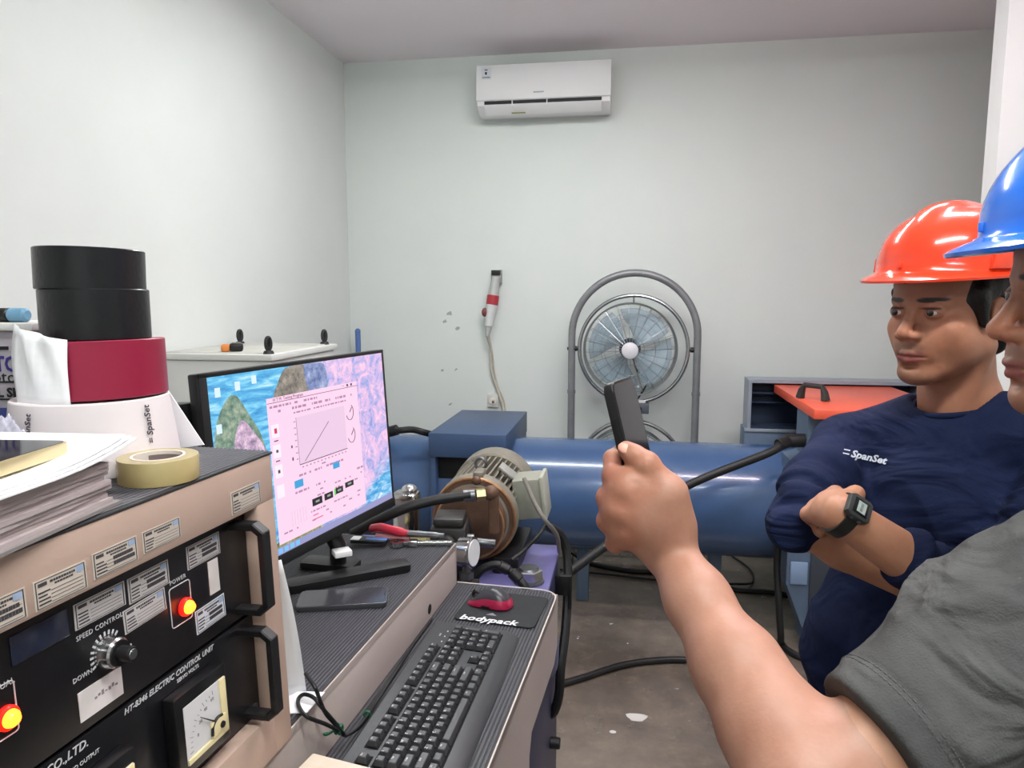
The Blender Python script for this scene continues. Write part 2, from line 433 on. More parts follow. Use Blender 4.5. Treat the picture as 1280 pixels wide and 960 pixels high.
TX = frame((ax0+.36, 4.2365, 2.695), Vector((1, 0, 0)), Vector((0, 0, 1)), Vector((0, -1, 0)))
obj('brand_plate', MB().box(ax0+.33, ax0+.39, 4.2368, 4.239, 2.690, 2.697, .001), mat('grey_print', (150, 152, 155), .4), t)
obj('energy_label', MB().box(ax0+.2, ax0+.28, 4.262, 4.285, 2.590, 2.592, 0), mat('olive_label', (150, 148, 88), .6), t)

# ------------------------------------------------------------------ wall sockets, industrial plug and cable
t = thing('wall_socket', (-.8, 4.44, 1.62), 'grey surface wall socket with the red and white plug in it', 'socket')
obj('box', MB().box(-.835, -.772, 4.405, 4.45, 1.615, 1.70, .004), mat('socket_grey', (150, 152, 150), .5), t)
obj('cover', MB().box(-.832, -.775, 4.396, 4.407, 1.668, 1.697, .002), m_black_pl, t)
t = thing('industrial_plug', (-.835, 4.36, 1.33), 'red and white industrial plug hanging from the wall socket on its cable', 'plug')
A = Vector((-.80, 4.385, 1.655)); B = Vector((-.845, 4.36, 1.33)); dv = (B-A).normalized(); Lg = (B-A).length
def seg_(a, b, r0, r1): return MB().cyl(A+dv*Lg*a, A+dv*Lg*b, r0, r1, 20, .003)
m_pgrey = mat('plug_grey', (176, 178, 176), .45)
obj('socket_neck', seg_(0, .36, .022, .034), m_pgrey, t)
obj('red_collar', seg_(.34, .52, .037, .037), mat('plug_red', (176, 52, 62), .4), t)
obj('plug_body', seg_(.50, .93, .035, .026), mat('plug_white', (206, 208, 206), .4), t)
obj('cable_gland', seg_(.92, 1.12, .02, .012), m_pgrey, t)
q = A+dv*Lg*.66+Vector((-.035, -.01, 0)); obj('flap', MB().sphere(q, (.022, .018, .028)), mat('plug_red_dark', (120, 60, 62), .5), t)
e = A+dv*Lg*1.1
cb = MB(); cb.tube(spline([e, (-.84, 4.41, 1.20), (-.835, 4.425, 1.06), (-.80, 4.43, .95), (-.765, 4.42, .85), (-.75, 4.41, .70), (-.74, 4.42, .3), (-.735, 4.42, .09), (-.72, 4.405, .03), (-.68, 4.40, .0115), (-.55, 4.38, .0105), (-.4, 4.36, .0105)], 8), .008)
cb.tube(spline([e+Vector((.006, 0, .01)), (-.832, 4.425, 1.18), (-.82, 4.435, 1.06), (-.80, 4.44, .97), (-.755, 4.43, .86), (-.73, 4.42, .6), (-.71, 4.42, .012)], 8), .005)
obj('cable', cb, mat('cable_cream', (188, 182, 168), .5), t)
t = thing('wall_outlet', (-.825, 4.44, .83), 'square white wall outlet low on the back wall above the blue hood', 'outlet')
obj('plate', MB().box(-.865, -.795, 4.43, 4.45, .84, .925, .005), mat('outlet_white', (205, 203, 198), .4), t)
obj('socket_face', MB().cyl((-.83, 4.431, .88), (-.83, 4.42, .88), .022, bev=.002), mat('outlet_face', (225, 220, 214), .4), t)
obj('pin_hole', MB().box(-.835, -.82, 4.416, 4.421, .868, .885, .001), mat('outlet_dark', (105, 80, 70), .5), t)
# scuffs on the wall: plaster chips with depth
random.seed(3)
for (px, py, a) in ((562, 392, .045), (556, 402, .03), (570, 462, .022), (553, 463, .02), (563, 505, .025), (572, 410, .03)):
    p = aty(px, py, YB); n = 9; rr = [a*(.5+random.random()) for _ in range(n)]
    poly = [(rr[i]*math.cos(2*PI*i/n)*.45, rr[i]*math.sin(2*PI*i/n)*.3) for i in range(n)]
    mb = MB(frame((p.x, YB-.0015, p.z), Vector((.8, 0, .6)), Vector((-.6, 0, .8)), Vector((0, -1, 0)))); mb.prism(poly, -.002, .0005)
    o = obj('wall_chip', mb, mat('chip', (160, 166, 156), .8)); o.parent = bpy.data.objects['wall_back']; o.location = ORG[o.name]-ORG['wall_back']

# ------------------------------------------------------------------ double fan on its arch stand
t = thing('stand_fan', (.03, 4.15, 0), 'double drum stand fan with a grey steel arch against the back wall', 'fan')
m_arch = mat('fan_arch_steel', (136, 138, 140), .4, .25, var=(9, (112, 114, 117), .3))
FY = 4.15; xc = .038; Ra = .352; za = 1.318
pts = [(xc-Ra, FY, .03), (xc-Ra, FY, .6), (xc-Ra, FY, za)]+[(xc+Ra*math.cos(PI-PI*i/32), FY, za+Ra*math.sin(PI-PI*i/32)) for i in range(1, 32)]+[(xc+Ra, FY, za), (xc+Ra, FY, .6), (xc+Ra, FY, .03)]
obj('arch_frame', MB().tube(pts, .021, 14), m_arch, t)
for s in (-1, 1): obj('foot', MB().tube([(xc+s*Ra, FY-.17, .022), (xc+s*Ra, FY+.17, .022)], .02, 12), m_arch, t)
obj('cross_bar', MB().tube([(xc-Ra, FY, .06), (xc+Ra, FY, .06)], .015, 12), m_arch, t)
for s in (-1, 1): obj('post_sleeve', MB().cyl((xc+s*Ra, FY, .98), (xc+s*Ra, FY, 1.0), .024), m_arch, t)
m_cage = mat('fan_wire', (150, 154, 156), .3, .8)
m_blade = mat('fan_blade', (158, 182, 196), .2, spec=.4, alpha=.42)
for (zc, big) in ((1.240, 1), (.522, 0)):
    cx = .035
    obj('fan_ring', MB().torus((cx, FY, zc), .305, .0115, 'Y', 64, 10), mat('fan_ring_steel', (172, 174, 175), .25, .9), t)
    for s in (-1, 1):
        obj('pivot_bolt', MB().cyl((cx+s*.30, FY, zc), (cx+s*.375, FY, zc), .009, seg=12).cyl((cx+s*.318, FY, zc), (cx+s*.338, FY, zc), .015, seg=12), m_black_pl, t)
    ccx = .017
    g = MB()
    for rr, yy in ((.262, 0), (.258, -.075), (.258, .075), (.262, -.04), (.262, .04)): g.torus((ccx, FY+yy, zc), rr, .0032, 'Y', 56, 6)
    for rr, yy in ((.205, -.10), (.14, -.112), (.08, -.118), (.17, .10)): g.torus((ccx, FY+yy, zc), rr, .0016, 'Y', 48, 5)
    nsp = 24
    for i in range(nsp):
        a = 2*PI*i/nsp+.05
        d = lambda r, y: (ccx+r*math.cos(a), FY+y, zc+r*math.sin(a))
        g.tube([d(.262, 0), d(.26, -.05), d(.25, -.08), d(.2, -.10), d(.12, -.113), d(.05, -.12)], .0019, 5)
        g.tube([d(.262, 0), d(.26, .05), d(.25, .08), d(.15, .1), d(.06, .11)], .0016, 5)
    obj('wire_guard', g, m_cage, t)
    hub = MB(); hub.lathe([(0, -.135), (.03, -.133), (.044, -.126), (.047, -.115), (.03, -.11), (0, -.11)], 28, frame((ccx, FY, zc), Vector((1, 0, 0)), Vector((0, 0, 1)), Vector((0, 1, 0)))); obj('hub_badge', hub, mat('hub_white', (214, 212, 216), .3), t)
    mt = MB(); mt.cyl((ccx+.0, FY+.02, zc), (ccx+.0, FY+.16, zc), .062, .05, 24, .012); obj('motor', mt, mat('fan_motor', (52, 56, 66), .4), t)
    for k in range(4):
        bl = MB(); vs = []; nn, mm = 8, 6; a0 = k*PI/2+.9
        for i in range(nn+1):
            r = .045+(.235-.045)*i/nn; hw = .30+.42*math.sin(min(1, i/nn*1.05)*PI*.62)
            for j in range(mm+1):
                s = -1+2*j/mm; a = a0+s*hw+.25*i/nn; vs.append((ccx+r*math.cos(a), FY-.02+.045*s*(1-.35*i/nn), zc+r*math.sin(a)))
        fs = [(i*(mm+1)+j, (i+1)*(mm+1)+j, (i+1)*(mm+1)+j+1, i*(mm+1)+j+1) for i in range(nn) for j in range(mm)]
        bl.add(vs, fs); o = obj('blade', bl, m_blade, t, 60)
        sm = o.modifiers.new('s', 'SOLIDIFY'); sm.thickness = .003
    if big:
        obj('hanger_pin', MB().cyl((cx-.002, FY, zc+.258), (cx-.002, FY, zc+.302), .004, seg=8), m_steel, t)
        obj('power_lead', MB().tube(spline([(ccx+.02, FY+.1, zc-.06), (ccx+.04, FY+.03, zc-.12), (ccx+.10, FY-.02, zc-.175), (ccx+.08, FY-.02, zc-.23), (ccx+.045, FY-.02, zc-.29), (ccx+.03, FY-.02, zc-.33)], 6), .005), m_black_rub, t)
        obj('control_box', MB().box(.01, .13, FY-.045, FY+.02, .875, .935, .005), mat('control_box_grey', (84, 88, 98), .4), t)
        obj('control_bracket', MB().box(-.02, .11, FY-.02, FY+.02, .935, .95, .002), m_white_pl, t)
        obj('dial', MB().cyl((.075, FY-.045, .905), (.075, FY-.062, .905), .014, bev=.002), m_black_pl, t)

# ------------------------------------------------------------------ white cabinet in the corner, eye bolts
m_cab = mat('cabinet_white', (218, 219, 214), .5, var=(3, (206, 207, 203), .3))
t = thing('steel_cabinet', (-1.52, 2.76, 0), 'white steel cabinet with black eye bolts in the left corner', 'cabinet')
cx0, cx1, cy0, cy1, cz = -1.762, -1.285, 2.46, 3.07, 1.33
obj('body', MB().box(cx0+.012, cx1-.012, cy0+.012, cy1-.012, 0, cz-.026, .003), m_cab, t)
obj('lid', MB().box(cx0, cx1, cy0, cy1, cz-.024, cz, .004), m_cab, t)
obj('lid_panel', MB().box(cx0+.03, cx1-.03, cy0+.03, cy1-.03, cz-.001, cz+.003, .002), mat('cabinet_lid_panel', (206, 206, 199), .5, var=(6, (178, 178, 170), .3)), t)
obj('door', MB().box(cx1-.012, cx1-.002, cy0+.03, cy1-.03, .05, cz-.05, .003), m_cab, t)
m_eye = mat('eyebolt_black', (34, 34, 36), .5)
for (x, y) in ((-1.705, 2.98), (-1.318, 2.50), (-1.325, 3.02)):
    e_ = MB(); e_.cyl((x, y, cz), (x, y, cz+.012), .021, .016, 16); e_.cyl((x, y, cz+.01), (x, y, cz+.022), .009, seg=12)
    L = Matrix.Translation((x, y, cz+.038)) @ Matrix.Rotation(.9, 4, 'Z')
    pts = [L @ Vector((.008*math.cos(a), 0, .022*math.sin(a))) for a in [2*PI*i/24 for i in range(24)]]
    e_.tube(pts, .008, 10, closed=True); obj('eye_bolt', e_, m_eye, t)
t = thing('tape_measure', (-1.47, 2.53, cz+.003), 'orange and black tape measure on the white cabinet top', 'tape measure')
Lm = Matrix.Translation((-1.49, 2.555, cz+.003)) @ Matrix.Rotation(.5, 4, 'Z')
b_ = MB(Lm); b_.box(-.015, .035, -.028, .028, 0, .032, .01, 3); obj('case', b_, m_black_pl, t)
b_ = MB(Lm); b_.box(-.045, -.012, -.026, .026, 0, .028, .009, 3); obj('orange_nose', b_, mat('orange_plastic', (214, 128, 60), .45), t)
b_ = MB(Lm); b_.cyl((.01, 0, .03), (.01, 0, .034), .016, bev=.001); obj('badge', b_, mat('badge_grey', (120, 116, 110), .4), t)
# blue pole in the corner
t = thing('blue_pole', (-1.68, 4.36, 0), 'thin blue steel pole leaning in the corner behind the cabinet', 'pole')
m_bluep = mat('pole_blue', (84, 112, 168), .5)
obj('pipe', MB().cyl((-1.68, 4.35, 0), (-1.676, 4.33, 1.32), .017, seg=14, bev=.004), m_bluep, t)
obj('end_cap', MB().sphere((-1.676, 4.33, 1.318), (.018, .018, .02)), m_bluep, t)
# ------------------------------------------------------------------ blue torsion machine
m_blue = mat('machine_blue', (66, 92, 132), .25, var=(5, (56, 82, 120), .3), bump=(60, .03), coat=.3)
m_blue2 = mat('machine_navy', (58, 80, 114), .42, var=(4, (50, 70, 102), .3), bump=(40, .05))
m_greyb = mat('machine_greyblue', (92, 110, 132), .45, var=(4, (80, 97, 118), .3))
CYY, CYZ, CYR = 3.5, .571, .2687
t = thing('torsion_machine', (.1, 3.5, 0), 'long blue cylinder machine lying across the room under the fan', 'machine')
XF = frame((0, CYY, CYZ), Vector((0, 1, 0)), Vector((0, 0, 1)), Vector((1, 0, 0)))
obj('cylinder', MB().lathe([(CYR, -.60), (CYR, .885)], 96, XF), m_blue, t, 30)
obj('cylinder_rear', MB().lathe([(CYR*.98, -1.42), (CYR*.98, -.80)], 96, XF), m_blue, t, 30)
obj('collar', MB().lathe([(CYR+.004, -.60), (CYR+.006, -.57), (CYR+.006, -.535), (CYR, -.533)], 96, XF), m_blue2, t, 30)
obj('end_flange', MB().lathe([(CYR+.0, .86), (CYR+.006, .865), (CYR+.006, .93), (CYR-.05, .935)], 96, XF), m_blue2, t, 30)
hx0, hx1, hy0, hy1, hz = -.907, -.538, 3.2, 3.89, .909
obj('hood', MB().box(hx0, hx1, hy0, hy1, .795, hz, .004), m_blue2, t)
obj('hood_side', MB().box(hx1-.03, hx1-.002, hy0+.01, hy1-.01, 0, .80, .003), m_blue2, t)
obj('hood_side', MB().box(hx0+.002, hx0+.03, hy0+.01, hy1-.01, 0, .80, .003), m_blue2, t)
obj('hood_back', MB().box(hx0+.03, hx1-.03, hy1-.04, hy1-.012, 0, .80), m_blue2, t)
obj('coupling', MB().lathe([(.05, -.86), (.11, -.855), (.11, -.66), (.15, -.655), (.15, -.58), (.05, -.575)], 40, XF), mat('coupling_dark', (38, 42, 52), .4, .5), t)
obj('hood_shade_sheet', MB().box(hx0+.03, hx1-.03, hy0+.06, hy0+.075, .42, .79), m_dark, t)  # dark sheet paints the shade inside the open hood
for x in (-.2, .45): obj('saddle_leg', MB().box(x-.03, x+.03, CYY+.02, CYY+.10, 0, .34, .004), m_greyb, t)
# pedestal and headstock at the right end
ped = [(.705, .84), (.705, .30), (.80, .05), (.80, 0), (1.45, 0), (1.45, 1.046), (.762, 1.046), (.762, .86)]
mb = MB(Matrix(((1, 0, 0, 0), (0, 0, 1, 0), (0, 1, 0, 0), (0, 0, 0, 1)))); mb.prism(ped, 3.16, 3.36, 0); o = obj('headstock', mb, m_greyb, t)
o = obj('headstock_door', MB().box(.80, 1.40, 3.145, 3.161, .16, 1.0, .004), mat('headstock_dark', (62, 68, 78), .45), t)
obj('inspection_plate', MB().box(.72, .79, 3.15, 3.162, .30, .40, .003), mat('plate_lightblue', (128, 150, 180), .4), t)
obj('hose_fitting', MB().cyl((.68, 3.19, .925), (.765, 3.20, .928), .03, bev=.004), m_black_pl, t)
obj('bolt', MB().cyl((.835, 3.14, .085), (.835, 3.146, .085), .012, seg=6), m_steel, t)
# housing behind with the orange guard lid
t = thing('guard_housing', (.95, 3.95, 0), 'dark steel housing with grey rim behind the orange guard plate', 'housing')
m_rim = mat('rim_grey', (138, 146, 156), .4)
y0, y1 = 3.86, 4.0; x0, x1, z0, z1 = .628, 1.47, .86, 1.112
m_navy = mat('housing_navy', (40, 52, 74), .45)
obj('base_cabinet', MB().box(x0-.012, x1, y0, y1, .40, z0-.006, .004), m_greyb, t)
obj('base_rim', MB().box(x0-.013, x1+.001, y0-.008, y0-.0005, z0-.022, z0-.005, .002), m_rim, t)
for lx_ in (.97, 1.40):
    for ly_ in (y0+.01, y1-.05): obj('leg', MB().box(lx_, lx_+.04, ly_, ly_+.04, 0, .402, .003), m_greyb, t)
obj('back_panel', MB().box(x0+.017, x1-.017, y1-.02, y1-.001, z0, z1-.017), m_navy, t)
obj('side_panel', MB().box(x0, x0+.018, y0+.0005, y1, z0-.007, z1-.0175), m_rim, t)
obj('side_panel', MB().box(x1-.018, x1, y0+.0005, y1, z0-.007, z1-.0175), m_rim, t)
obj('top_rim', MB().box(x0, x1, y0, y1, z1-.018, z1), m_rim, t)
obj('floor_panel', MB().box(x0+.017, x1-.017, y0+.002, y1-.001, z0-.006, z0+.006), m_navy, t)
obj('inner_shelf', MB().box(x0+.02, x1-.02, y0+.05, y1-.02, 1.03, 1.04), m_navy, t)
obj('inner_shelf', MB().box(x0+.02, x1-.02, y0+.04, y1-.02, .985, .99), m_navy, t)
t = thing('machine_guard', (1.05, 3.45, 1.04), 'orange red steel guard plate with a black handle behind the machine', 'guard')
m_or = mat('guard_orange', (224, 92, 66), .35, var=(6, (214, 84, 60), .3))
obj('plate', MB().box(.757, 1.325, 3.05, 3.87, 1.045, 1.086, .003), m_or, t)
hp = [atz(1000, 497, 1.088), atz(1032, 501, 1.088)]
up = Vector((0, 0, .06))
m_hand = mat('handle_charcoal', (44, 44, 42), .5)
hd = MB(); a, b = hp; dx = (b-a)
hd.tube([a, a+dx*.06+up*.6, a+dx*.16+up, b-dx*.16+up, b-dx*.06+up*.6, b], [.02, .016, .012, .012, .016, .02], 10)
obj('handle', hd, m_hand, t)
# thick hydraulic hose across the cylinder
t = thing('hydraulic_hose', (.2, 3.0, .3), 'thick black hydraulic hose slanting down across the blue cylinder', 'hose')
hp = [(.70, 3.19, .925), (.655, 3.16, .915), (.60, 3.12, .885), at(850, 612, 3.02), at(760, 680, 2.84), at(705, 720, 2.72), at(670, 746, 2.66), at(640, 800, 2.6), (-.55, 2.6, .10), (-.75, 2.7, .03), (-.9, 2.9, .03)]
obj('hose', MB().tube(spline(hp, 8), .018, 14), m_black_rub, t)
obj('ferrule', MB().cyl((.645, 3.155, .912), (.69, 3.185, .924), .027, bev=.003), m_black_pl, t)
# hanging cable at the right, floor cables
def cable(name, pts, r, label, m=m_black_rub, n=8):
    o = obj(name, MB().tube(spline(pts, n), r, 10), m); return tag(o, label, 'cable')
cable('hanging_cable', [(.70, 3.13, .85), (.693, 3.115, .80), at(972, 690, 3.18), at(974, 760, 3.16), at(976, 795, 3.15), (.70, 3.16, .02), (.74, 3.08, .014), (.9, 2.95, .014)], .0145, 'black cable hanging from the headstock down to the floor')
cable('floor_cable', [(-.34, 2.60, .014), atz(702, 855, .014), atz(735, 845, .014), atz(780, 831, .014), atz(830, 825, .014), atz(870, 826, .014), atz(930, 835, .014), atz(985, 850, .014)], .0135, 'black cable running across the bare concrete floor beside the desk')
cable('loop_cable', [(-.46, 4.03, .30), (-.37, 4.05, .13), (-.314, 4.06, .067), (-.27, 4.045, .045), (-.235, 4.03, .022), atz(740, 705, .013), atz(790, 714, .013), atz(850, 716, .013), atz(912, 736, .013), atz(960, 740, .013), atz(1000, 746, .013)], .0135, 'black cable on the floor under the blue cylinder')
cable('thin_cable', [atz(700, 712, .009), atz(760, 718, .009), atz(830, 726, .009), atz(862, 728, .016), atz(893, 730, .036), atz(918, 730, .036), atz(940, 728, .009), atz(938, 712, .009), atz(915, 695, .009)], .006, 'thin dark wire curling on the floor behind the machine legs')
for (px, py) in ((716, 712), (740, 700)):
    pass
o = tag(obj('paint_spot', MB(frame(atz(796, 897, .0), Vector((1, 0, 0)), Vector((0, 1, 0)), Vector((0, 0, 1)))).prism([(.036*math.cos(a)*(1+.25*math.sin(3*a)), .03*math.sin(a)*(1+.2*math.cos(2*a))) for a in [2*PI*i/14 for i in range(14)]], -.001, .0015), mat('paint_white', (206, 202, 198), .7)), 'white paint splash on the concrete floor')
o.parent = bpy.data.objects['floor']; o.location = ORG[o.name]-ORG['floor']; del o['label']
o = obj('paint_spot', MB(frame(atz(766, 915, .0), Vector((1, 0, 0)), Vector((0, 1, 0)), Vector((0, 0, 1)))).prism([(.012*math.cos(a), .009*math.sin(a)) for a in [2*PI*i/10 for i in range(10)]], -.001, .0012), mat('paint_white', (206, 202, 198), .7))
o.parent = bpy.data.objects['floor']; o.location = ORG[o.name]-ORG['floor']

# ------------------------------------------------------------------ hydraulic power unit: navy tank, motor, pump
t = thing('hydraulic_tank', (-.46, 1.65, 0), 'dark navy steel tank with violet top under the electric motor', 'tank')
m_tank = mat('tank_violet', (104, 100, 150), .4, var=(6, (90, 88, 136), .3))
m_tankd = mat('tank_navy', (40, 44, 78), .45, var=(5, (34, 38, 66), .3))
TZ = .8
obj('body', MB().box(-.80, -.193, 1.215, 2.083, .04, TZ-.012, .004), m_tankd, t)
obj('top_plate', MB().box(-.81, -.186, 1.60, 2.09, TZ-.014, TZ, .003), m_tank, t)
for (x, y) in ((-.24, 1.27), (-.24, 2.03), (-.76, 1.27), (-.76, 2.03)): obj('foot', MB().cyl((x, y, 0), (x, y, .045), .028, bev=.004), m_black_pl, t)
obj('side_knob', MB().cyl((-.195, 1.90, .285), (-.165, 1.90, .285), .016, bev=.003), m_black_pl, t)
obj('lifting_handle', MB().tube(spline([(-.193, 1.70, .715), (-.175, 1.695, .72), (-.165, 1.69, .70), (-.165, 1.69, .64), (-.175, 1.69, .615), (-.193, 1.69, .615)], 5), .012), mat('handle_greyviolet', (96, 98, 122), .4), t)
obj('side_bracket', MB().box(-.193, -.15, 2.0, 2.02, .68, .74, .003).box(-.155, -.145, 2.0, 2.02, .64, .74, .003), m_black_pl, t)
# conduit hanging at the tank side
tag(obj('black_conduit', MB().tube(spline([(-.22, 2.075, .86), (-.185, 2.11, .82), (-.165, 2.10, .74), (-.160, 2.0, .60), (-.168, 1.93, .50), (-.172, 1.92, .42), (-.185, 1.92, .37), (-.20, 1.93, .35)], 8), .0135, 10), m_black_rub), 'black flexible conduit dropping down the tank side', 'conduit')
# motor
MX, MY, MZ = -.402, 1.86, .944
t = thing('electric_motor', (MX, 2.0, TZ), 'grey finned electric motor with eye bolt on the violet tank', 'motor')
m_mot = mat('motor_grey', (134, 130, 118), .5, .15, var=(18, (104, 98, 86), .3))
m_rust = mat('rusty_brown', (116, 86, 66), .55, .3, var=(25, (72, 54, 46), .3))
m_ring = mat('copper_edge', (186, 140, 98), .4, .5, var=(30, (120, 84, 60), .3))
XM = frame((MX, MY, MZ), Vector((1, 0, 0)), Vector((0, 0, 1)), Vector((0, -1, 0)))   # local z toward camera
obj('stator', MB().lathe([(.02, -.27), (.094, -.27), (.097, -.03), (.02, -.03)], 48, XM), m_mot, t)
fin0 = None
for i in range(44):
    a = 2*PI*i/44
    if -2.15 < (a if a < PI else a-2*PI) < -1.0: continue
    if abs(a) < .30 or a > 2*PI-.30: continue
    if fin0 is None:
        b_ = MB(); b_.box(.09, .117, -.0022, .0022, -.265, -.035)
        fin0 = obj('fin', b_, m_mot, t, 0, origin=(0, 0, 0)); fin0.matrix_local = Matrix.Translation(-ORG[t.name]) @ XM @ Matrix.Rotation(a, 4, 'Z')
    else:
        c = fin0.copy(); c.name = 'fin'; COL.objects.link(c); c.parent = t; c.matrix_local = Matrix.Translation(-ORG[t.name]) @ XM @ Matrix.Rotation(a, 4, 'Z')
obj('end_bell', MB().lathe([(.05, .012), (.09, .01), (.112, 0), (.118, -.012), (.118, -.04), (.095, -.045)], 48, XM), m_mot, t)
obj('fan_cowl', MB().lathe([(.118, -.255), (.124, -.26), (.126, -.345), (.118, -.36), (.06, -.366), (0, -.366)], 48, XM), m_mot, t)
obj('adapter_flange', MB().lathe([(.02, .062), (.088, .06), (.092, .054), (.092, .012), (.05, .01)], 48, XM), m_rust, t)
obj('copper_ring', MB().torus((0, 0, .0), .112, .0045, 'Z', 56, 8, XM).torus((0, 0, .058), .091, .0035, 'Z', 56, 8, XM), m_ring, t)
obj('bell_face', MB().lathe([(.06, .008), (.108, .006), (.108, -.004), (.06, -.004)], 48, XM), m_rust, t)
obj('foot_rail', MB().box(MX-.115, MX-.055, MY+.03, MY+.25, TZ, TZ+.05, .004), m_black_pl, t)
obj('foot_rail', MB().box(MX+.055, MX+.125, MY-.02, MY+.25, TZ, TZ+.045, .004), m_black_pl, t)
obj('terminal_box', MB(Matrix.Translation((MX+.14, MY+.13, MZ+.04)) @ Matrix.Rotation(-.12, 4, 'Y')).box(-.045, .035, -.055, .055, -.06, .055, .008), mat('terminal_grey', (148, 150, 138), .5, var=(14, (122, 122, 110), .3)), t)
obj('terminal_lid', MB(Matrix.Translation((MX+.14, MY+.13, MZ+.04)) @ Matrix.Rotation(-.12, 4, 'Y')).box(.033, .046, -.058, .058, -.064, .059, .005), mat('terminal_grey2', (160, 162, 148), .5), t)
obj('name_plate', MB(frame((MX+.068, MY+.14, MZ+.098), Vector((.8, 0, -.6)), Vector((0, 1, 0)), Vector((.6, 0, .8)))).box(-.028, .028, -.03, .03, 0, .008, .002), mat('plate_alu', (168, 168, 162), .4, .5), t)
obj('eye_bolt', MB().torus((MX+.005, MY+.07, MZ+.137), .0155, .0045, 'Y', 24, 8).cyl((MX+.005, MY+.07, MZ+.09), (MX+.005, MY+.07, MZ+.124), .009, seg=12), m_steel, t)
obj('lug', MB(frame((MX+.01, MY+.01, MZ+.112), Vector((1, 0, 0)), Vector((0, 1, 0)), Vector((0, 0, 1)))).box(-.014, .014, -.004, .05, -.01, .016, .004), m_mot, t)
obj('lug_screw', MB().sphere((MX+.008, MY-.005, MZ+.108), (.014, .01, .012)), m_rust, t)
# pump with gauge and fittings in front of the motor
t = thing('gear_pump', (MX-.03, 1.72, TZ), 'dark cast gear pump block with brass fittings in front of the motor', 'pump')
m_pump = mat('pump_dark', (66, 64, 64), .45, .5, var=(22, (48, 46, 46), .3))
m_brass = mat('brass_fitting', (176, 164, 112), .35, .8, var=(30, (130, 118, 84), .3))
XP = Matrix.Translation((MX-.034, 1.728, MZ-.005)) @ Matrix.Rotation(.12, 4, 'Z')
obj('block', MB(XP).box(-.045, .045, -.05, .06, -.045, .035, .006), m_pump, t)
obj('cap', MB(XP).box(-.038, .04, -.045, .045, .035, .058, .008), m_pump, t)
obj('front_boss', MB(XP).cyl((0, -.05, -.005), (0, -.072, -.005), .026, bev=.005), m_pump, t)
obj('drive_boss', MB(XP).cyl((0.012, .05, -.003), (.012, .077, .0), .04, bev=.004), m_pump, t)
obj('lower_body', MB(XP).box(-.06, .05, -.045, .055, -.14, -.04, .008), m_pump, t)
obj('left_fitting', MB(XP).cyl((-.125, 0, -.012), (-.045, 0, -.012), .011, seg=14).cyl((-.085, 0, -.012), (-.062, 0, -.012), .018, seg=6).cyl((-.13, 0, -.012), (-.112, 0, -.012), .018, seg=6), m_brass, t)
obj('right_fitting', MB(XP).cyl((.045, .0, -.014), (.115, .0, -.02), .011, seg=14).cyl((.04, 0, -.014), (.06, 0, -.015), .02, seg=14), m_steel, t)
t = thing('pressure_gauge', at(583, 720, 1.74), 'round chrome pressure gauge standing in front of the pump', 'gauge')
g0 = at(583, 690, 1.74); ga = (R_*.9-FH*.35+Vector((0, 0, .05))).normalized()
obj('case', MB().cyl(g0-ga*.018, g0+ga*.016, .036, seg=32, bev=.004), m_chrome, t)
obj('bezel', MB().cyl(g0+ga*.014, g0+ga*.02, .038, seg=32, bev=.002), m_chrome, t)
obj('dial_face', MB().cyl(g0+ga*.019, g0+ga*.0215, .032, seg=32), mat('dial_white', (216, 218, 220), .3), t)
obj('stem', MB().cyl(g0-Vector((0, 0, .034)), g0-Vector((0, 0, .075)), .011, seg=12).cyl(g0-Vector((0, 0, .05)), g0-Vector((0, 0, .066)), .018, seg=6), m_steel, t)
obj('manifold', MB().box(g0.x-.022, g0.x+.03, g0.y-.022, g0.y+.014, TZ, g0.z-.07, .004), m_pump, t)
# upper hose from the left into the motor flange
t = thing('pressure_hose', at(560, 625, 1.7), 'black pressure hose with steel ends joining the motor flange', 'hose')
hp = [at(440, 668, 1.74), at(470, 652, 1.74), at(505, 636, 1.74), at(540, 626, 1.75), at(572, 621, 1.76), at(588, 619, 1.765)]
obj('hose', MB().tube(spline(hp, 8), .0125, 12), m_black_rub, t)
obj('ferrule', MB().cyl(at(578, 620, 1.765), at(594, 619, 1.77), .015, bev=.002), m_steel, t)
obj('nut', MB().cyl(at(595, 619, 1.77), at(606, 618, 1.775), .016, seg=6), m_brass, t)
obj('elbow', MB().tube(spline([at(604, 618, 1.775), at(614, 618, 1.78), at(617, 622, 1.78), at(617, 640, 1.79), at(617, 665, 1.80)], 5), .0135, 10), m_rust, t)
obj('elbow_cap', MB().sphere(at(614, 616, 1.778), .019), m_rust, t)
# return hose near the nut
t = thing('return_hose', at(620, 715, 1.72), 'ribbed black return hose curving over the violet tank top', 'hose')
hp = [at(592, 724, 1.775), at(604, 711, 1.772), at(622, 706, 1.77), at(640, 716, 1.77), at(652, 728, 1.76), at(658, 738, 1.755), at(659, 752, 1.752)]
obj('hose', MB().tube(spline(hp, 8), .0105, 12), m_black_rub, t)
obj('ferrule', MB().cyl(at(624, 707, 1.768), at(636, 713, 1.768), .0135, bev=.002).cyl(at(639, 715, 1.768), at(650, 725, 1.764), .0145, bev=.002), m_black_pl, t)
# big hex nut
t = thing('hex_nut', (-.245, 1.80, TZ), 'large steel hex nut with cap on the violet tank top', 'nut')
obj('nut', MB().cyl((-.243, 1.80, TZ), (-.243, 1.80, TZ+.035), .036, seg=6, bev=.003), m_chrome, t)
obj('washer', MB().cyl((-.243, 1.80, TZ-.001), (-.243, 1.80, TZ+.006), .041, seg=28), m_steel, t)
obj('top_bevel', MB().cyl((-.243, 1.80, TZ+.034), (-.243, 1.80, TZ+.04), .028, .024, seg=24), m_steel, t)
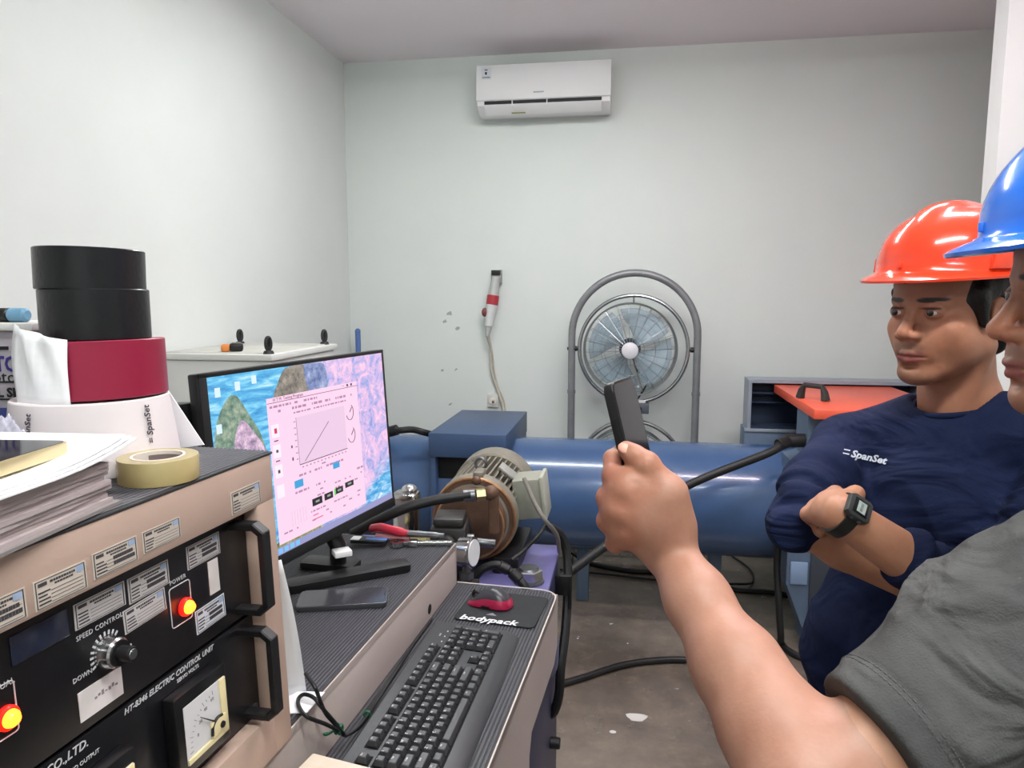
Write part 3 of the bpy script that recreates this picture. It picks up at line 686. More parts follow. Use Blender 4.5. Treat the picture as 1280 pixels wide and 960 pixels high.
# cable of the terminal box
tag(obj('motor_cable', MB().tube(spline([at(655, 598, 1.93), at(668, 628, 1.90), at(681, 650, 1.88), at(690, 660, 1.92), at(697, 672, 2.0), at(699, 690, 2.08)], 8), .006), mat('cable_grey', (120, 116, 108), .5)), 'grey motor cable looping down from the terminal box', 'cable')
tag(obj('motor_lead', MB().tube(spline([at(684, 655, 1.90), at(672, 670, 1.87), at(655, 688, 1.86), at(640, 700, 1.84)], 8), .005), m_black_rub), 'thin black lead lying on the violet tank top', 'cable')
# white valve at the left of the pump
t = thing('check_valve', at(508, 640, 1.95), 'silver valve body behind the pressure hose', 'valve')
v0 = at(508, 655, 1.95)
obj('valve_body', MB().cyl(v0-Vector((0, 0, .06)), v0+Vector((0, 0, .06)), .035, bev=.006), m_chrome, t)
obj('valve_head', MB().box(v0.x-.035, v0.x+.035, v0.y-.03, v0.y+.03, v0.z+.05, v0.z+.09, .01), m_chrome, t)
obj('valve_post', MB().box(v0.x-.05, v0.x+.05, v0.y-.04, v0.y+.04, TZ, v0.z-.05, .006), mat('valve_grey', (176, 178, 178), .4), t)
obj('valve_cap', MB().sphere((v0.x+.01, v0.y, v0.z+.095), (.022, .022, .016)), m_chrome, t)
# hose at the far left of the blue cylinder
t = thing('rear_hose', (-1.05, 3.4, .88), 'short black hose entering the blue hood beside the monitor', 'hose')
obj('hose', MB().tube(spline([(-1.25, 3.50, .87), at(495, 538, 3.45), at(515, 537, 3.45), at(532, 541, 3.45), (-.905, 3.45, .84)], 6), .016), m_black_rub, t)
obj('fitting', MB().cyl(at(486, 540, 3.47), at(497, 537, 3.46), .026, bev=.003), m_black_pl, t)
# ------------------------------------------------------------------ console desk
DA = math.radians(3.7)
DV = Vector((math.sin(DA), math.cos(DA), 0)); DU = Vector((math.cos(DA), -math.sin(DA), 0)); ZZ = Vector((0, 0, 1))
DF = frame((-.143, 1.55, 0), DU, DV, ZZ)
def dp(u, v, z): return DF @ Vector((u, v, z))
m_beige = mat('console_beige', (176, 153, 139), .5, var=(3.5, (166, 143, 129), .3), bump=(220, .05))
m_beige2 = mat('desk_beige', (178, 166, 160), .45, var=(3, (168, 156, 150), .3), bump=(220, .05))
m_mat = mat('ribbed_rubber', (46, 47, 50), .48, var=(30, (38, 39, 41), .3))
m_rib = mat('ribbed_rubber_top', (74, 75, 80), .45, var=(40, (60, 61, 65), .3))
t = thing('control_desk', dp(-.4, -.6, 0), 'beige control desk with ribbed black rubber top and low keyboard tray', 'desk')
ZT, ZP = .885, .985; US = -.237
rc = .04
tray = [(US, -1.35), (0, -1.35)]+[(-rc+rc*math.cos(a), -rc+rc*math.sin(a)) for a in [PI/2*i/6 for i in range(7)]]+[(US, 0)]
obj('keyboard_tray', MB(DF).prism(tray, ZT-.022, ZT-.003), m_beige2, t)
inner = [(US, -1.345), (-.002, -1.345)]+[(-rc+(rc-.002)*math.cos(a), -rc+(rc-.002)*math.sin(a)) for a in [PI/2*i/6 for i in range(7)]]+[(US, -.002)]
obj('tray_mat', MB(DF).prism(inner, ZT-.003, ZT-.001), m_mat, t)
r = MB(DF); u = US+.004
while u < -.005:
    vend = -.004 if u < -rc else -rc+math.sqrt(max(0, (rc-.004)**2-(u+rc)**2))
    r.box(u, u+.0042, -1.34, vend, ZT-.001, ZT+.0008, .0008, 1); u += .0068
o = obj('tray_ribs', r, m_rib, t); o['kind'] = 'stuff'
fas = [(0, ZT-.008), (-.006, ZT-.004), (-1.35, ZT-.004), (-1.35, 0), (-.335, 0), (-.322, .70), (-.30, .735), (-.045, .735), (-.004, .76)]
YZ = DF @ Matrix(((0, 0, 1, 0), (1, 0, 0, 0), (0, 1, 0, 0), (0, 0, 0, 1)))
obj('side_panel', MB(YZ).prism(fas, -.018, .0), m_beige2, t)
lip = [dp(.001, v, ZT+.0005) for v in (-1.35, -.9, -.5, -rc)]+[dp(-rc+(rc+.001)*math.cos(a), -rc+(rc+.001)*math.sin(a), ZT+.0005) for a in [PI/2*i/8 for i in range(1, 9)]]+[dp(US, .001, ZT+.0005)]
obj('edge_highlight', MB().tube(lip, .0014, 8), mat('highlight_pale', (216, 208, 200), .3), t)  # pale strip imitates the bright highlight along the tray lip
obj('tray_back_rail', MB(DF).box(US, -rc, -.004, 0, ZT-.082, ZT-.003), m_beige2, t)
# raised platform
obj('riser', MB(DF).box(US-.012, US, -1.35, -.004, ZT-.082, ZP-.003, .0015), m_beige2, t)
obj('platform', MB(DF).box(-.98, US, -1.35, -.004, ZP-.02, ZP-.003, .002), m_beige2, t)
obj('platform_back', MB(DF).box(-.98, US, -.014, -.004, ZT-.082, ZP-.004), m_beige2, t)
obj('platform_mat', MB(DF).box(-.975, US-.002, -1.34, -.012, ZP-.003, ZP-.001), m_mat, t)
r = MB(DF); u = -.62
while u < US-.006: r.box(u, u+.0036, -1.335, -.014, ZP-.001, ZP+.0007, .0007, 1); u += .006
o = obj('platform_ribs', r, m_rib, t); o['kind'] = 'stuff'
obj('cable_hole', MB(DF).cyl((US+.0004, -.192, .905), (US-.004, -.192, .905), .0105, seg=20), m_dark, t)
obj('end_panel', MB(DF).box(-.98, -.02, -1.35, -1.33, 0, ZT-.022), m_beige2, t)
obj('rear_leg', MB(DF).box(-.98, -.93, -.40, -.34, 0, ZP-.02, .003), m_beige2, t)
obj('rear_leg', MB(DF).box(-.98, -.93, -1.33, -1.27, 0, ZP-.02, .003), m_beige2, t)

# ------------------------------------------------------------------ instrument console
ca, ct = math.radians(4.5), math.radians(2.2)
cv_ = Vector((math.sin(ca), math.cos(ca), 0)); cu = Vector((math.cos(ca), -math.sin(ca), 0))
cn = cu*math.cos(ct)+ZZ*math.sin(ct); cs = ZZ*math.cos(ct)-cu*math.sin(ct)
CT = Vector((-.430, .811, 1.358))
CF = frame(CT, cv_, cs, cn)          # x along panel (to the right end at 0), y up (0 = top edge), z outward
LEFT, BOT = -.62, -.374
t = thing('instrument_console', CT-ZZ*.373-cu*.2-cv_*.3, 'beige instrument console with black control panels and red lamps', 'console')
con = t
RT, RB, RR, RL = -.060, -.318, -.038, -.585
obj('front_frame', MB(CF).box(LEFT, 0, RT, 0, -.02, 0, .003).box(RR, 0, BOT, RT+.004, -.02, 0, .003).box(LEFT, RR+.004, BOT, RB, -.02, 0, .003).box(LEFT, RL, RB-.002, RT+.002, -.02, 0, .003), m_beige, t)
BD = .62
cside = [(0, 0), (0, BOT), (-BD, BOT+.012), (-BD, .015)]
CH = frame(CT, -cu, ZZ, cv_)         # x into the console, y up, z along panel
CHt = frame(CT, cu, ZZ, -cv_)
obj('body_shell', MB(frame(CT, cv_, -cu, ZZ)).box(LEFT, 0, .02, BD, -.012, -.003).box(LEFT, 0, BD-.01, BD, -.373, -.003).box(-.01, 0, .02, BD, -.373, -.003).box(LEFT, LEFT+.01, .02, BD, -.373, -.003), m_beige, t)
obj('top_mat', MB(frame(CT, cv_, -cu, ZZ)).box(LEFT, .002, -.001, BD, -.003, 0, .001), m_mat, t)
r = MB(frame(CT, cv_, -cu, ZZ)); y = .004
while y < .60: r.box(LEFT, .001, y, y+.0035, -.0005, .0014, .0007, 1); y += .0058
o = obj('top_ribs', r, m_rib, t); o['kind'] = 'stuff'
m_panel = mat('panel_black', (13, 13, 16), .35, var=(12, (18, 18, 22), .3))
SPL = -.190
obj('upper_panel', MB(CF).box(RL, RR, SPL+.002, RT, -.030, -.018, .001), m_panel, t)
obj('lower_panel', MB(CF).box(RL, RR, RB, SPL-.002, -.030, -.018, .001), m_panel, t)
m_stick = mat('label_white', (196, 192, 190), .5, var=(60, (180, 176, 174), .3))
m_stick2 = mat('label_beige', (186, 176, 164), .5)
m_lblue = mat('label_blue', (146, 164, 190), .5)
PZ = -.018
m_print = mat('label_print', (62, 60, 64), .6)
def label(x0, y1, x1, y0, z, rot=0, m=m_stick, style=0):
    cx, cy = (x0+x1)/2, (y0+y1)/2; w_, h_ = x1-x0, y1-y0
    L = CF @ Matrix.Translation((cx, cy, z)) @ Matrix.Rotation(rot, 4, 'Z')
    s = obj('calibration_label', MB(L).box(-w_/2, w_/2, -h_/2, h_/2, -.0002, .0006), m, con, 0)
    p = MB(L); zz = .0006; e = .0009
    def bar(a, b, c, d): p.box(-w_/2+a*w_, -w_/2+b*w_, h_/2-d*h_, h_/2-c*h_, zz, zz+.0003)
    bar(.03, .97, .04, .06); bar(.03, .97, .94, .96); bar(.03, .045, .04, .96); bar(.955, .97, .04, .96)
    bar(.08, .24, .12, .24); random.seed(int(cx*1e4)); x = .30
    while x < .76: k = .02+.03*random.random(); bar(x, x+k, .14, .22); x += k+.012
    x = .38
    while x < .70: k = .02+.03*random.random(); bar(x, x+k, .27, .33); x += k+.012
    for row in range(4):
        y = .42+row*.13; bar(.07, .07+.16+.06*random.random(), y, y+.05)
        if style != 2: bar(.30, .92, y+.06, y+.072)
    if style == 1:
        for row in range(2):
            x = .44
            while x < .88: k = .03+.03*random.random(); bar(x, x+k, .40+row*.2, .54+row*.2); x += k+.008
    obj('print', p, m_print, s, 0)
    b2 = MB(L); b2.box(w_*.30, w_*.44, h_*.20, h_*.42, zz, zz+.0004); obj('stamp', b2, m_lblue, s, 0)
for (x0, y1, x1, y0, st) in ((-.086, -.029, -.029, -.055, 0), (-.281, -.030, -.229, -.053, 1), (-.222, -.030, -.170, -.051, 0), (-.339, -.032, -.288, -.056, 0), (-.400, -.032, -.346, -.056, 1), (-.46, -.031, -.408, -.055, 0)):
    label(x0, y1, x1, y0, 0, 0, m_stick2, st)
for (x0, y1, x1, y0, rt, st) in ((-.288, -.074, -.230, -.097, -.01, 0), (-.226, -.075, -.171, -.100, .0, 1), (-.235, -.102, -.179, -.125, .03, 0), (-.143, -.073, -.088, -.098, .0, 1)):
    label(x0, y1, x1, y0, PZ, rt, m_stick, st)
label(-.138, -.146, -.088, -.172, PZ, .02, mat('label_coolwhite', (206, 208, 214), .5), 1)
m_pap = mat('note_paper', (214, 206, 204), .6)
obj('blank_note', MB(CF @ Matrix.Translation((-.1025, -.120, PZ))).box(-.0085, .0085, -.019, .019, -.0002, .0008), m_pap, t)
nt_ = obj('blank_note', MB(CF @ Matrix.Translation((-.2685, -.165, PZ))).box(-.0245, .0245, -.0135, .0135, -.0002, .0008), m_pap, t)
p = MB(CF @ Matrix.Translation((-.2685, -.165, PZ+.0008)))
for k in range(7): p.box(-.008+k*.004, -.0055+k*.004, -.001+.001*(k % 2), .001+.0012*(k % 3), 0, .0003)
obj('handwriting', p, mat('pencil', (130, 120, 124), .6), nt_)
m_legend = mat('panel_legend', (188, 188, 190), .5)
def ptext(s, x, y, size, z=PZ, **kw):
    return obj('panel_text', text_mb(s, size, CF @ Matrix.Translation((x, y, z+.0004)), **kw), m_legend, con, 0)
ptext('POWER', -.159, -.1015, .0065, space=1.15)
ptext('SPEED CONTROL', -.262, -.1045, .0064, space=1.08)
ptext('DOWN', -.286, -.139, .0062)
ptext('UP', -.232, -.139, .0062)
ptext('MANUAL', -.362, -.108, .0068)
ptext('HT-8346 ELECTRIC CONTROL UNIT', -.180, -.1975, .0082, shear=.25, bold=.0001)
ptext('SERVO VOLTS', -.157, -.2055, .0055, bold=.0001)
ptext('INSTRUMENT CO.,LTD.', -.345, -.199, .0110, shear=.2, bold=.0001)
ptext('SERVO OUTPUT', -.297, -.2135, .0055)
# indicator lamps
m_lamp = mat('indicator_red', (255, 60, 20), .3, emit=((255, 96, 20), 9.0))
m_lampr = mat('indicator_rim', (150, 20, 20), .3, emit=((255, 26, 10), 1.6))
for (lx, ly) in ((-.152, -.134), (-.3585, -.134)):
    l_ = obj('indicator_lamp', MB(CF).lathe([(.0075, PZ), (.0075, PZ+.003), (.0068, PZ+.007), (.0045, PZ+.010), (0, PZ+.011)], 24, Matrix.Translation((lx, ly, 0))), m_lamp, t)
    obj('rim', MB(CF).lathe([(.0098, PZ), (.0098, PZ+.003), (.0078, PZ+.0045)], 24, Matrix.Translation((lx, ly, 0))), m_lampr, l_)
    cx = lx-.0065 if lx > -.2 else lx-.007
    pts = [CF @ Vector((cx+.0005+a, ly+.006+b, PZ+.0006)) for a, b in rrect(.031, .042, .003, 3)]
    obj('lamp_outline', MB().tube(pts, .0006, 5, closed=True), m_legend, t)
# speed knob
kx, ky = -.257, -.131
k_ = obj('speed_dial', MB(CF).lathe([(.0150, PZ), (.0150, PZ+.004), (.0140, PZ+.006), (.0138, PZ+.012), (.012, PZ+.014), (0, PZ+.014)], 32, Matrix.Translation((kx, ky, 0))), m_chrome, t)
obj('dial_scale', MB(CF).lathe([(.0128, PZ+.0125), (.0115, PZ+.0152), (0, PZ+.0152)], 32, Matrix.Translation((kx, ky, 0))), mat('dial_black', (24, 24, 26), .3), k_)
obj('dial_grip', MB(CF).lathe([(.0070, PZ+.014), (.0070, PZ+.026), (.0062, PZ+.028), (0, PZ+.028)], 20, Matrix.Translation((kx, ky, 0))), m_black_pl, k_)
obj('grip_cap', MB(CF).lathe([(.005, PZ+.028), (.0045, PZ+.0288), (0, PZ+.0288)], 20, Matrix.Translation((kx, ky, 0))), m_steel, k_)
tk = MB(CF)
for i in range(11):
    a = math.radians(205-i*16)
    tk.box(-.0010, .0010, .0155, .0195, PZ, PZ+.0004, 0, 1, Matrix.Translation((kx, ky, 0)) @ Matrix.Rotation(a-PI/2, 4, 'Z'))
obj('dial_ticks', tk, m_legend, t)
obj('display_window', MB(CF).box(-.349, -.295, -.097, -.073, PZ, PZ+.0015, .0005), mat('display_film', (48, 54, 72), .15, var=(40, (30, 34, 50), .3)), t)
# meters
m_mface = mat('meter_face', (206, 205, 206), .4); m_myel = mat('meter_cream', (220, 206, 160), .35)
for (mx0, mx1, my1, my0) in ((-.199, -.116, -.2115, -.300), (-.335, -.252, -.2225, -.311)):
    b = obj('meter', MB(CF).box(mx0, mx1, my0, my1, PZ, PZ+.016, .003), mat('meter_black', (17, 17, 19), .3), t)
    fx0, fx1, fy0, fy1 = mx0+.011, mx1-.006, my0+.012, my1-.014
    fz = PZ+.016
    obj('meter_dial', MB(CF).box(fx0, fx1, fy0, fy1, fz-.001, fz+.0006), m_mface, b)
    obj('meter_side', MB(CF).box(fx1-.010, fx1, fy0, fy1, fz+.0004, fz+.0025, .0006).box(fx0, fx1, fy0, fy0+.006, fz+.0004, fz+.0025, .0006), m_myel, b)
    px_, py_ = fx1-.017, fy0+.014
    obj('meter_hub', MB(CF).box(px_-.012, px_+.012, fy0+.006, fy0+.024, fz+.0006, fz+.004, .0012), m_myel, b)
    obj('meter_screw', MB(CF).lathe([(.0038, fz+.004), (.0035, fz+.0055), (0, fz+.0055)], 16, Matrix.Translation((px_+.004, py_, 0))), m_black_pl, b)
    A_ = Vector((px_-.006, py_+.009, fz+.003)); B_ = A_+Vector((-.022, .018, 0))
    obj('needle', MB(CF).tube([A_, B_], [.0011, .0004], 6), m_ink, b)
    obj('needle_boss', MB(CF).tube(spline([(px_-.012, py_-.004, fz+.003), (px_-.010, py_+.006, fz+.003), (px_-.002, py_+.011, fz+.003), (px_+.006, py_+.010, fz+.003)], 4), .0016, 6), m_ink, b)
    sc = MB(CF)
    for i in range(13):
        a = math.radians(95+i*7.5); rr = .040; sc.box(-.0002, .0002, 0, .003 if i % 3 else .005, fz+.0006, fz+.0009, 0, 1, Matrix.Translation((px_+rr*math.cos(a)*1.0, py_+rr*math.sin(a)*.95, 0)) @ Matrix.Rotation(a-PI/2, 4, 'Z'))
    obj('scale_marks', sc, mat('scale_grey', (120, 118, 122), .6), b)
    sn = MB()
    for i, s in enumerate(('0', '20', '40', '60')):
        a = math.radians(165-i*22); text_mb(s, .0055, CF @ Matrix.Translation((px_+.032*math.cos(a), py_+.034*math.sin(a), fz+.0007)), mb=sn)
    obj('scale_numbers', sn, mat('scale_grey', (120, 118, 122), .6), b)
# rack handles
for (y1, y0) in ((-.072, -.178), (-.200, -.308)):
    hx = -.062
    pts = [(hx, y1-.002, PZ-.004), (hx, y1-.002, PZ+.030), (hx, y1-.010, PZ+.040), (hx, y0+.010, PZ+.040), (hx, y0+.002, PZ+.030), (hx, y0+.002, PZ-.004)]
    hmb = MB(CF)
    w2 = .0075
    for i in range(len(pts)-1):
        a, b = Vector(pts[i]), Vector(pts[i+1]); d = (b-a).normalized(); n2 = Vector((1, 0, 0)).cross(d); L = frame(a, Vector((1, 0, 0)), n2, d); hmb.box(-w2, w2, -.0045, .0045, -.003, (b-a).length+.003, .0015, 1, L)
    obj('rack_handle', hmb, m_black_pl, t)
obj('panel_screw', MB(CF).cyl((RR-.01, RB+.012, PZ), (RR-.01, RB+.012, PZ+.002), .004, seg=12), m_steel, t)
# ------------------------------------------------------------------ monitor
Lt = Vector((-.647, 1.004, 1.4285)); Rt = Vector((-.537, 1.532, 1.4285)); mv = (Rt-Lt).normalized(); mn = mv.cross(ZZ); tt = math.radians(3.6)
mu = ZZ*math.cos(tt)-mn*math.sin(tt); mnn = mn*math.cos(tt)+ZZ*math.sin(tt)
MFm = frame(Lt, mv, mu, mnn)        # x right along the top edge, y up, z toward the operator
t = thing('computer_monitor', dp(-.40, -.26, ZP), 'black flat computer monitor showing a pink test program window', 'monitor')
MW, MH = .54, .355
obj('shell', MB(MFm).box(0, MW, -MH, 0, -.022, -.001, .003), m_black_pl, t)
obj('bezel', MB(MFm).box(0, MW, -.007, 0, -.004, .0015, .0008).box(0, .016, -MH, 0, -.004, .0015, .0008).box(MW-.007, MW, -MH, 0, -.004, .0015, .0008).box(0, MW, -MH, -MH+.02, -.004, .003, .001), m_black_pl, t)
obj('rear_bulge', MB(MFm).box(.07, .44, -.30, -.06, -.055, -.02, .012), m_black_pl, t)
def screen_mat():
    m = bpy.data.materials.new('screen_wallpaper'); m.use_nodes = True; nt = m.node_tree; b = nt.nodes['Principled BSDF']
    tc = nt.nodes.new('ShaderNodeTexCoord'); sp = nt.nodes.new('ShaderNodeSeparateXYZ')
    mp = nt.nodes.new('ShaderNodeAttribute'); mp.attribute_name = 'scr'
    nt.links.new(mp.outputs['Vector'], sp.inputs[0])
    def noise(sc, det, st=(1, 1, 1), ro=.6, dist=0):
        mm = nt.nodes.new('ShaderNodeMapping'); mm.inputs['Scale'].default_value = st; nt.links.new(mp.outputs['Vector'], mm.inputs[0])
        n = nt.nodes.new('ShaderNodeTexNoise'); n.inputs['Scale'].default_value = sc; n.inputs['Detail'].default_value = det; n.inputs['Roughness'].default_value = ro; n.inputs['Distortion'].default_value = dist
        nt.links.new(mm.outputs[0], n.inputs['Vector']); return n.outputs[0]
    def ramp(src, stops):
        r = nt.nodes.new('ShaderNodeValToRGB'); e = r.color_ramp.elements
        while len(e) < len(stops): e.new(.5)
        for i, (p, c) in enumerate(stops): e[i].position = p; e[i].color = rgb(c)
        nt.links.new(src, r.inputs[0]); return r.outputs[0]
    def math_(op, a, b2):
        k = nt.nodes.new('ShaderNodeMath'); k.operation = op
        for i, q in enumerate((a, b2)):
            if isinstance(q, (int, float)): k.inputs[i].default_value = q
            else: nt.links.new(q, k.inputs[i])
        return k.outputs[0]
    def mix(f, a, c):
        x = nt.nodes.new('ShaderNodeMix'); x.data_type = 'RGBA'; nt.links.new(f, x.inputs[0]); nt.links.new(a, x.inputs[6]); nt.links.new(c, x.inputs[7]); return x.outputs[2]
    sea = ramp(noise(9, 8, (1, 3.2, 1), .65, .4), [(.30, (38, 120, 190)), (.48, (84, 176, 226)), (.58, (130, 208, 240)), (.72, (214, 240, 250))])
    pink_cast = ramp(noise(11, 9, (1.6, 1, 1), .7, 1.2), [(.34, (110, 150, 214)), (.46, (190, 176, 226)), (.58, (240, 196, 228)), (.72, (250, 226, 240))])  # pink side paints a camera colour cast into the screen image
    x = sp.outputs[0]; y = sp.outputs[1]
    edge = math_('ADD', x, math_('MULTIPLY', math_('SUBTRACT', noise(4, 5), .5), .25))
    f1 = ramp(edge, [(.44, (0, 0, 0)), (.58, (255, 255, 255))])
    c = mix(f1, sea, pink_cast)
    low = ramp(math_('ADD', math_('ADD', x, math_('MULTIPLY', y, -1.1)), math_('MULTIPLY', math_('SUBTRACT', noise(6, 6), .5), .5)), [(.62, (0, 0, 0)), (.76, (255, 255, 255))])
    sea2 = ramp(noise(14, 8, (1, 2, 1), .7, .8), [(.35, (36, 120, 196)), (.5, (90, 180, 228)), (.66, (222, 232, 246))])
    c = mix(low, c, sea2)
    nt.links.new(c, b.inputs['Emission Color']); b.inputs['Emission Strength'].default_value = SCR
    b.inputs['Base Color'].default_value = (.01, .01, .01, 1); b.inputs['Roughness'].default_value = .35
    return m
SCR = .9
def emat(name, col, k=1.0): return mat(name, (5, 5, 5), .4, emit=(col, SCR*k))
sx0, sx1, sy0, sy1 = .016, MW-.007, -MH+.02, -.007
scr = MB(MFm).box(sx0, sx1, sy0, sy1, -.003, .0005)
scr_o = obj('screen', scr, screen_mat(), t, 0)
at_ = scr_o.data.attributes.new('scr', 'FLOAT_VECTOR', 'POINT')
inv = MFm.inverted()
for i, p in enumerate(scr.v):
    q = inv @ p; at_.data[i].vector = ((q.x-sx0)/(sx1-sx0), (q.y-sy0)/(sy1-sy0), 0)
def sq(name, rects, m, z=.0008):
    if name in ('desktop_icon', 'side_mark', 'blue_button', 'value_field', 'side_button', 'taskbar_icon', 'value_digits', 'red_note', 'window_controls') and len(rects) > 1:
        for q_ in rects: sq(name, [q_], m, z)
        return
    b = MB(MFm)
    for (x0, x1, y1, y0) in rects: b.add([(x0, -y0, z), (x1, -y0, z), (x1, -y1, z), (x0, -y1, z)], [(0, 1, 2, 3)])
    return obj(name, b, m, scr_o, 0)
def spoly(name, poly, m, z=.0006):
    b = MB(MFm); b.add([(x, -y, z) for x, y in poly], [tuple(range(len(poly)))]); return obj(name, b, m, scr_o, 0)
def rockmat(name, c1, c2, c3):
    m = bpy.data.materials.new(name); m.use_nodes = True; nt = m.node_tree; b = nt.nodes['Principled BSDF']
    tc = nt.nodes.new('ShaderNodeTexCoord'); n = nt.nodes.new('ShaderNodeTexNoise'); n.inputs['Scale'].default_value = 60; n.inputs['Detail'].default_value = 7; n.inputs['Roughness'].default_value = .7
    nt.links.new(tc.outputs['Object'], n.inputs['Vector'])
    r = nt.nodes.new('ShaderNodeValToRGB'); e = r.color_ramp.elements; e.new(.5)
    for i, (p, c) in enumerate(((.36, c1), (.5, c2), (.64, c3))): e[i].position = p; e[i].color = rgb(c)
    nt.links.new(n.outputs[0], r.inputs[0]); nt.links.new(r.outputs[0], b.inputs['Emission Color']); b.inputs['Emission Strength'].default_value = SCR; b.inputs['Base Color'].default_value = (.01, .01, .01, 1)
    return m
def blob(pts): return [(p.x, p.y) for p in spline([(x, y, 0) for x, y in pts], 5, True)][::1]
rk1 = rockmat('screen_rock_green', (72, 96, 92), (122, 150, 130), (176, 182, 160)); rk2 = rockmat('screen_rock_pink', (120, 104, 130), (190, 160, 190), (236, 208, 226))
rk3 = rockmat('screen_rock_tan', (92, 90, 86), (140, 132, 122), (176, 166, 152)); rk4 = rockmat('screen_rock_blue', (84, 100, 150), (130, 146, 190), (180, 188, 218)); rk5 = rockmat('screen_bush', (82, 92, 56), (140, 146, 92), (206, 196, 150))
spoly('wallpaper_rock', blob([(.020, .15), (.024, .09), (.05, .05), (.075, .042), (.10, .075), (.128, .12), (.135, .17), (.10, .20), (.05, .19)])[::-1], rk1)
spoly('wallpaper_rock', blob([(.055, .17), (.065, .11), (.085, .085), (.11, .11), (.132, .14), (.138, .18), (.10, .21), (.065, .20)])[::-1], rk2, .0007)
spoly('wallpaper_rock', blob([(.168, .060), (.18, .035), (.20, .012), (.225, .0075), (.26, .010), (.272, .04), (.27, .062), (.22, .066)])[::-1], rk3)
spoly('wallpaper_rock', blob([(.258, .009), (.29, .008), (.318, .012), (.326, .035), (.322, .058), (.28, .062), (.262, .05)])[::-1], rk4, .0007)
spoly('wallpaper_bush', blob([(.02, .335), (.06, .31), (.12, .318), (.17, .303), (.21, .302), (.245, .31), (.275, .322), (.27, .334), (.15, .335)])[::-1], rk5, .0007)
sq('taskbar', [(sx0, sx1, MH-.033, MH-.02)], emat('screen_taskbar', (150, 150, 196)), .0009)
sq('taskbar_icon', [(.03+i*.016, .041+i*.016, MH-.031, MH-.022) for i in range(11)], emat('screen_icon_blue', (120, 190, 240)), .0011)
sq('desktop_icon', [(.03, .042, .025, .04), (.075, .087, .020, .035), (.115, .127, .014, .028), (.026, .038, .083, .098)], emat('screen_icon_white', (216, 236, 250)))
sq('desktop_icon', [(.03, .047, .128, .15)], emat('screen_icon_orange', (240, 176, 130)))
W0, W1, WT, WB = .146, .426, .058, .318
sq('program_window', [(W0, W1, WT, WB)], emat('screen_pink', (250, 208, 233)), .0010)
sq('chart', [(.220, .374, .102, .190)], emat('screen_chart', (230, 198, 224)), .0013)
dk = emat('screen_line_dark', (96, 66, 92), .9); gy = emat('screen_line_grey', (176, 140, 172))
sq('chart_axis', [(.220, .374, .189, .1905), (.2195, .2205, .102, .190), (W0, W1, .0665, .0675)], dk, .0016)
ln = MB(MFm); ln.tube([(.236, -.186, .0016), (.318, -.125, .0016)], .0005, 4); obj('chart_line', ln, dk, scr_o)
sq('chart_ticks', [(.212, .218, .108+i*.0115, .110+i*.0115) for i in range(7)]+[(.226+i*.0115, .231+i*.0115, .194, .1965) for i in range(13)]+[(.285, .298, .200, .203)], gy, .0016)
random.seed(11); rw = []
for (yy, x0, x1, h_, dens) in ((.072, .152, .30, .004, .8), (.081, .152, .40, .0045, .5), (.091, .215, .40, .003, .9), (.207, .215, .35, .004, .8), (.236, .20, .29, .004, .9), (.236, .33, .42, .004, .6), (.247, .24, .42, .003, .5), (.257, .25, .42, .003, .4), (.283, .24, .41, .003, .5), (.292, .215, .40, .003, .4), (.300, .16, .36, .003, .4)):
    x = x0
    while x < x1:
        k = .003+.009*random.random()
        if random.random() < dens: rw.append((x, x+k, yy, yy+h_))
        x += k+.003
sq('window_text', rw, emat('screen_text', (176, 132, 168)), .0016)['kind'] = 'stuff'
ttl = obj('window_title', text_mb('H T M  Testing Program', .0085, MFm @ Matrix.Translation((.205, -.0625, .0013)), depth=.0001), dk, scr_o, 0)
sq('window_controls', [(.372, .380, .062, .0627), (.388, .394, .060, .0650), (.402, .408, .060, .0650)], dk, .0016)
sq('side_button', [(.152, .172, .105+i*.036, .128+i*.036) for i in range(4)], emat('screen_button', (254, 232, 244)), .0013)
sq('record_mark', [(.159, .166, .112, .121)], emat('screen_red', (210, 50, 90)), .0016)
sq('side_mark', [(.159, .165, .150, .155), (.159, .165, .186, .192), (.156, .167, .133, .135), (.156, .167, .169, .171), (.200, .204, .15, .155), (.200, .204, .172, .178)], dk, .0016)
sq('blue_button', [(.200, .225, .216, .230), (.320, .342, .208, .221)], emat('screen_cyan', (60, 160, 214)), .0016)
sq('value_field', [(.246, .277, .262, .276), (.284, .312, .262, .275), (.319, .347, .260, .272), (.355, .385, .257, .268)], emat('screen_black', (38, 34, 42)), .0016)
sq('value_marker', [(.317, .322, .260, .273)], emat('screen_green', (90, 210, 90)), .0018)
sq('value_digits', [(.256, .268, .267, .271), (.293, .304, .266, .270), (.328, .340, .264, .268), (.364, .377, .260, .264)], emat('screen_digit', (150, 160, 150)), .0018)
for yy in (.118, .165):
    dl = MB(MFm); cx, cy = .392, -yy
    dl.tube([(cx+.013*math.cos(a), cy+.016*math.sin(a), .0016) for a in [math.radians(200+i*18) for i in range(13)]], .0007, 4)
    dl.tube([(cx, cy, .0016), (cx+.008, cy+.009, .0016)], .0008, 4); obj('dial_gauge', dl, dk, scr_o)
bars = [(.185+i*.008, .1855+i*.008, .268, .296) for i in range(6)]; sq('mini_chart', bars, gy, .0016)
sq('red_note', [(.245, .262, .292, .294), (.245, .275, .300, .302)], emat('screen_rednote', (214, 96, 140)), .0017)
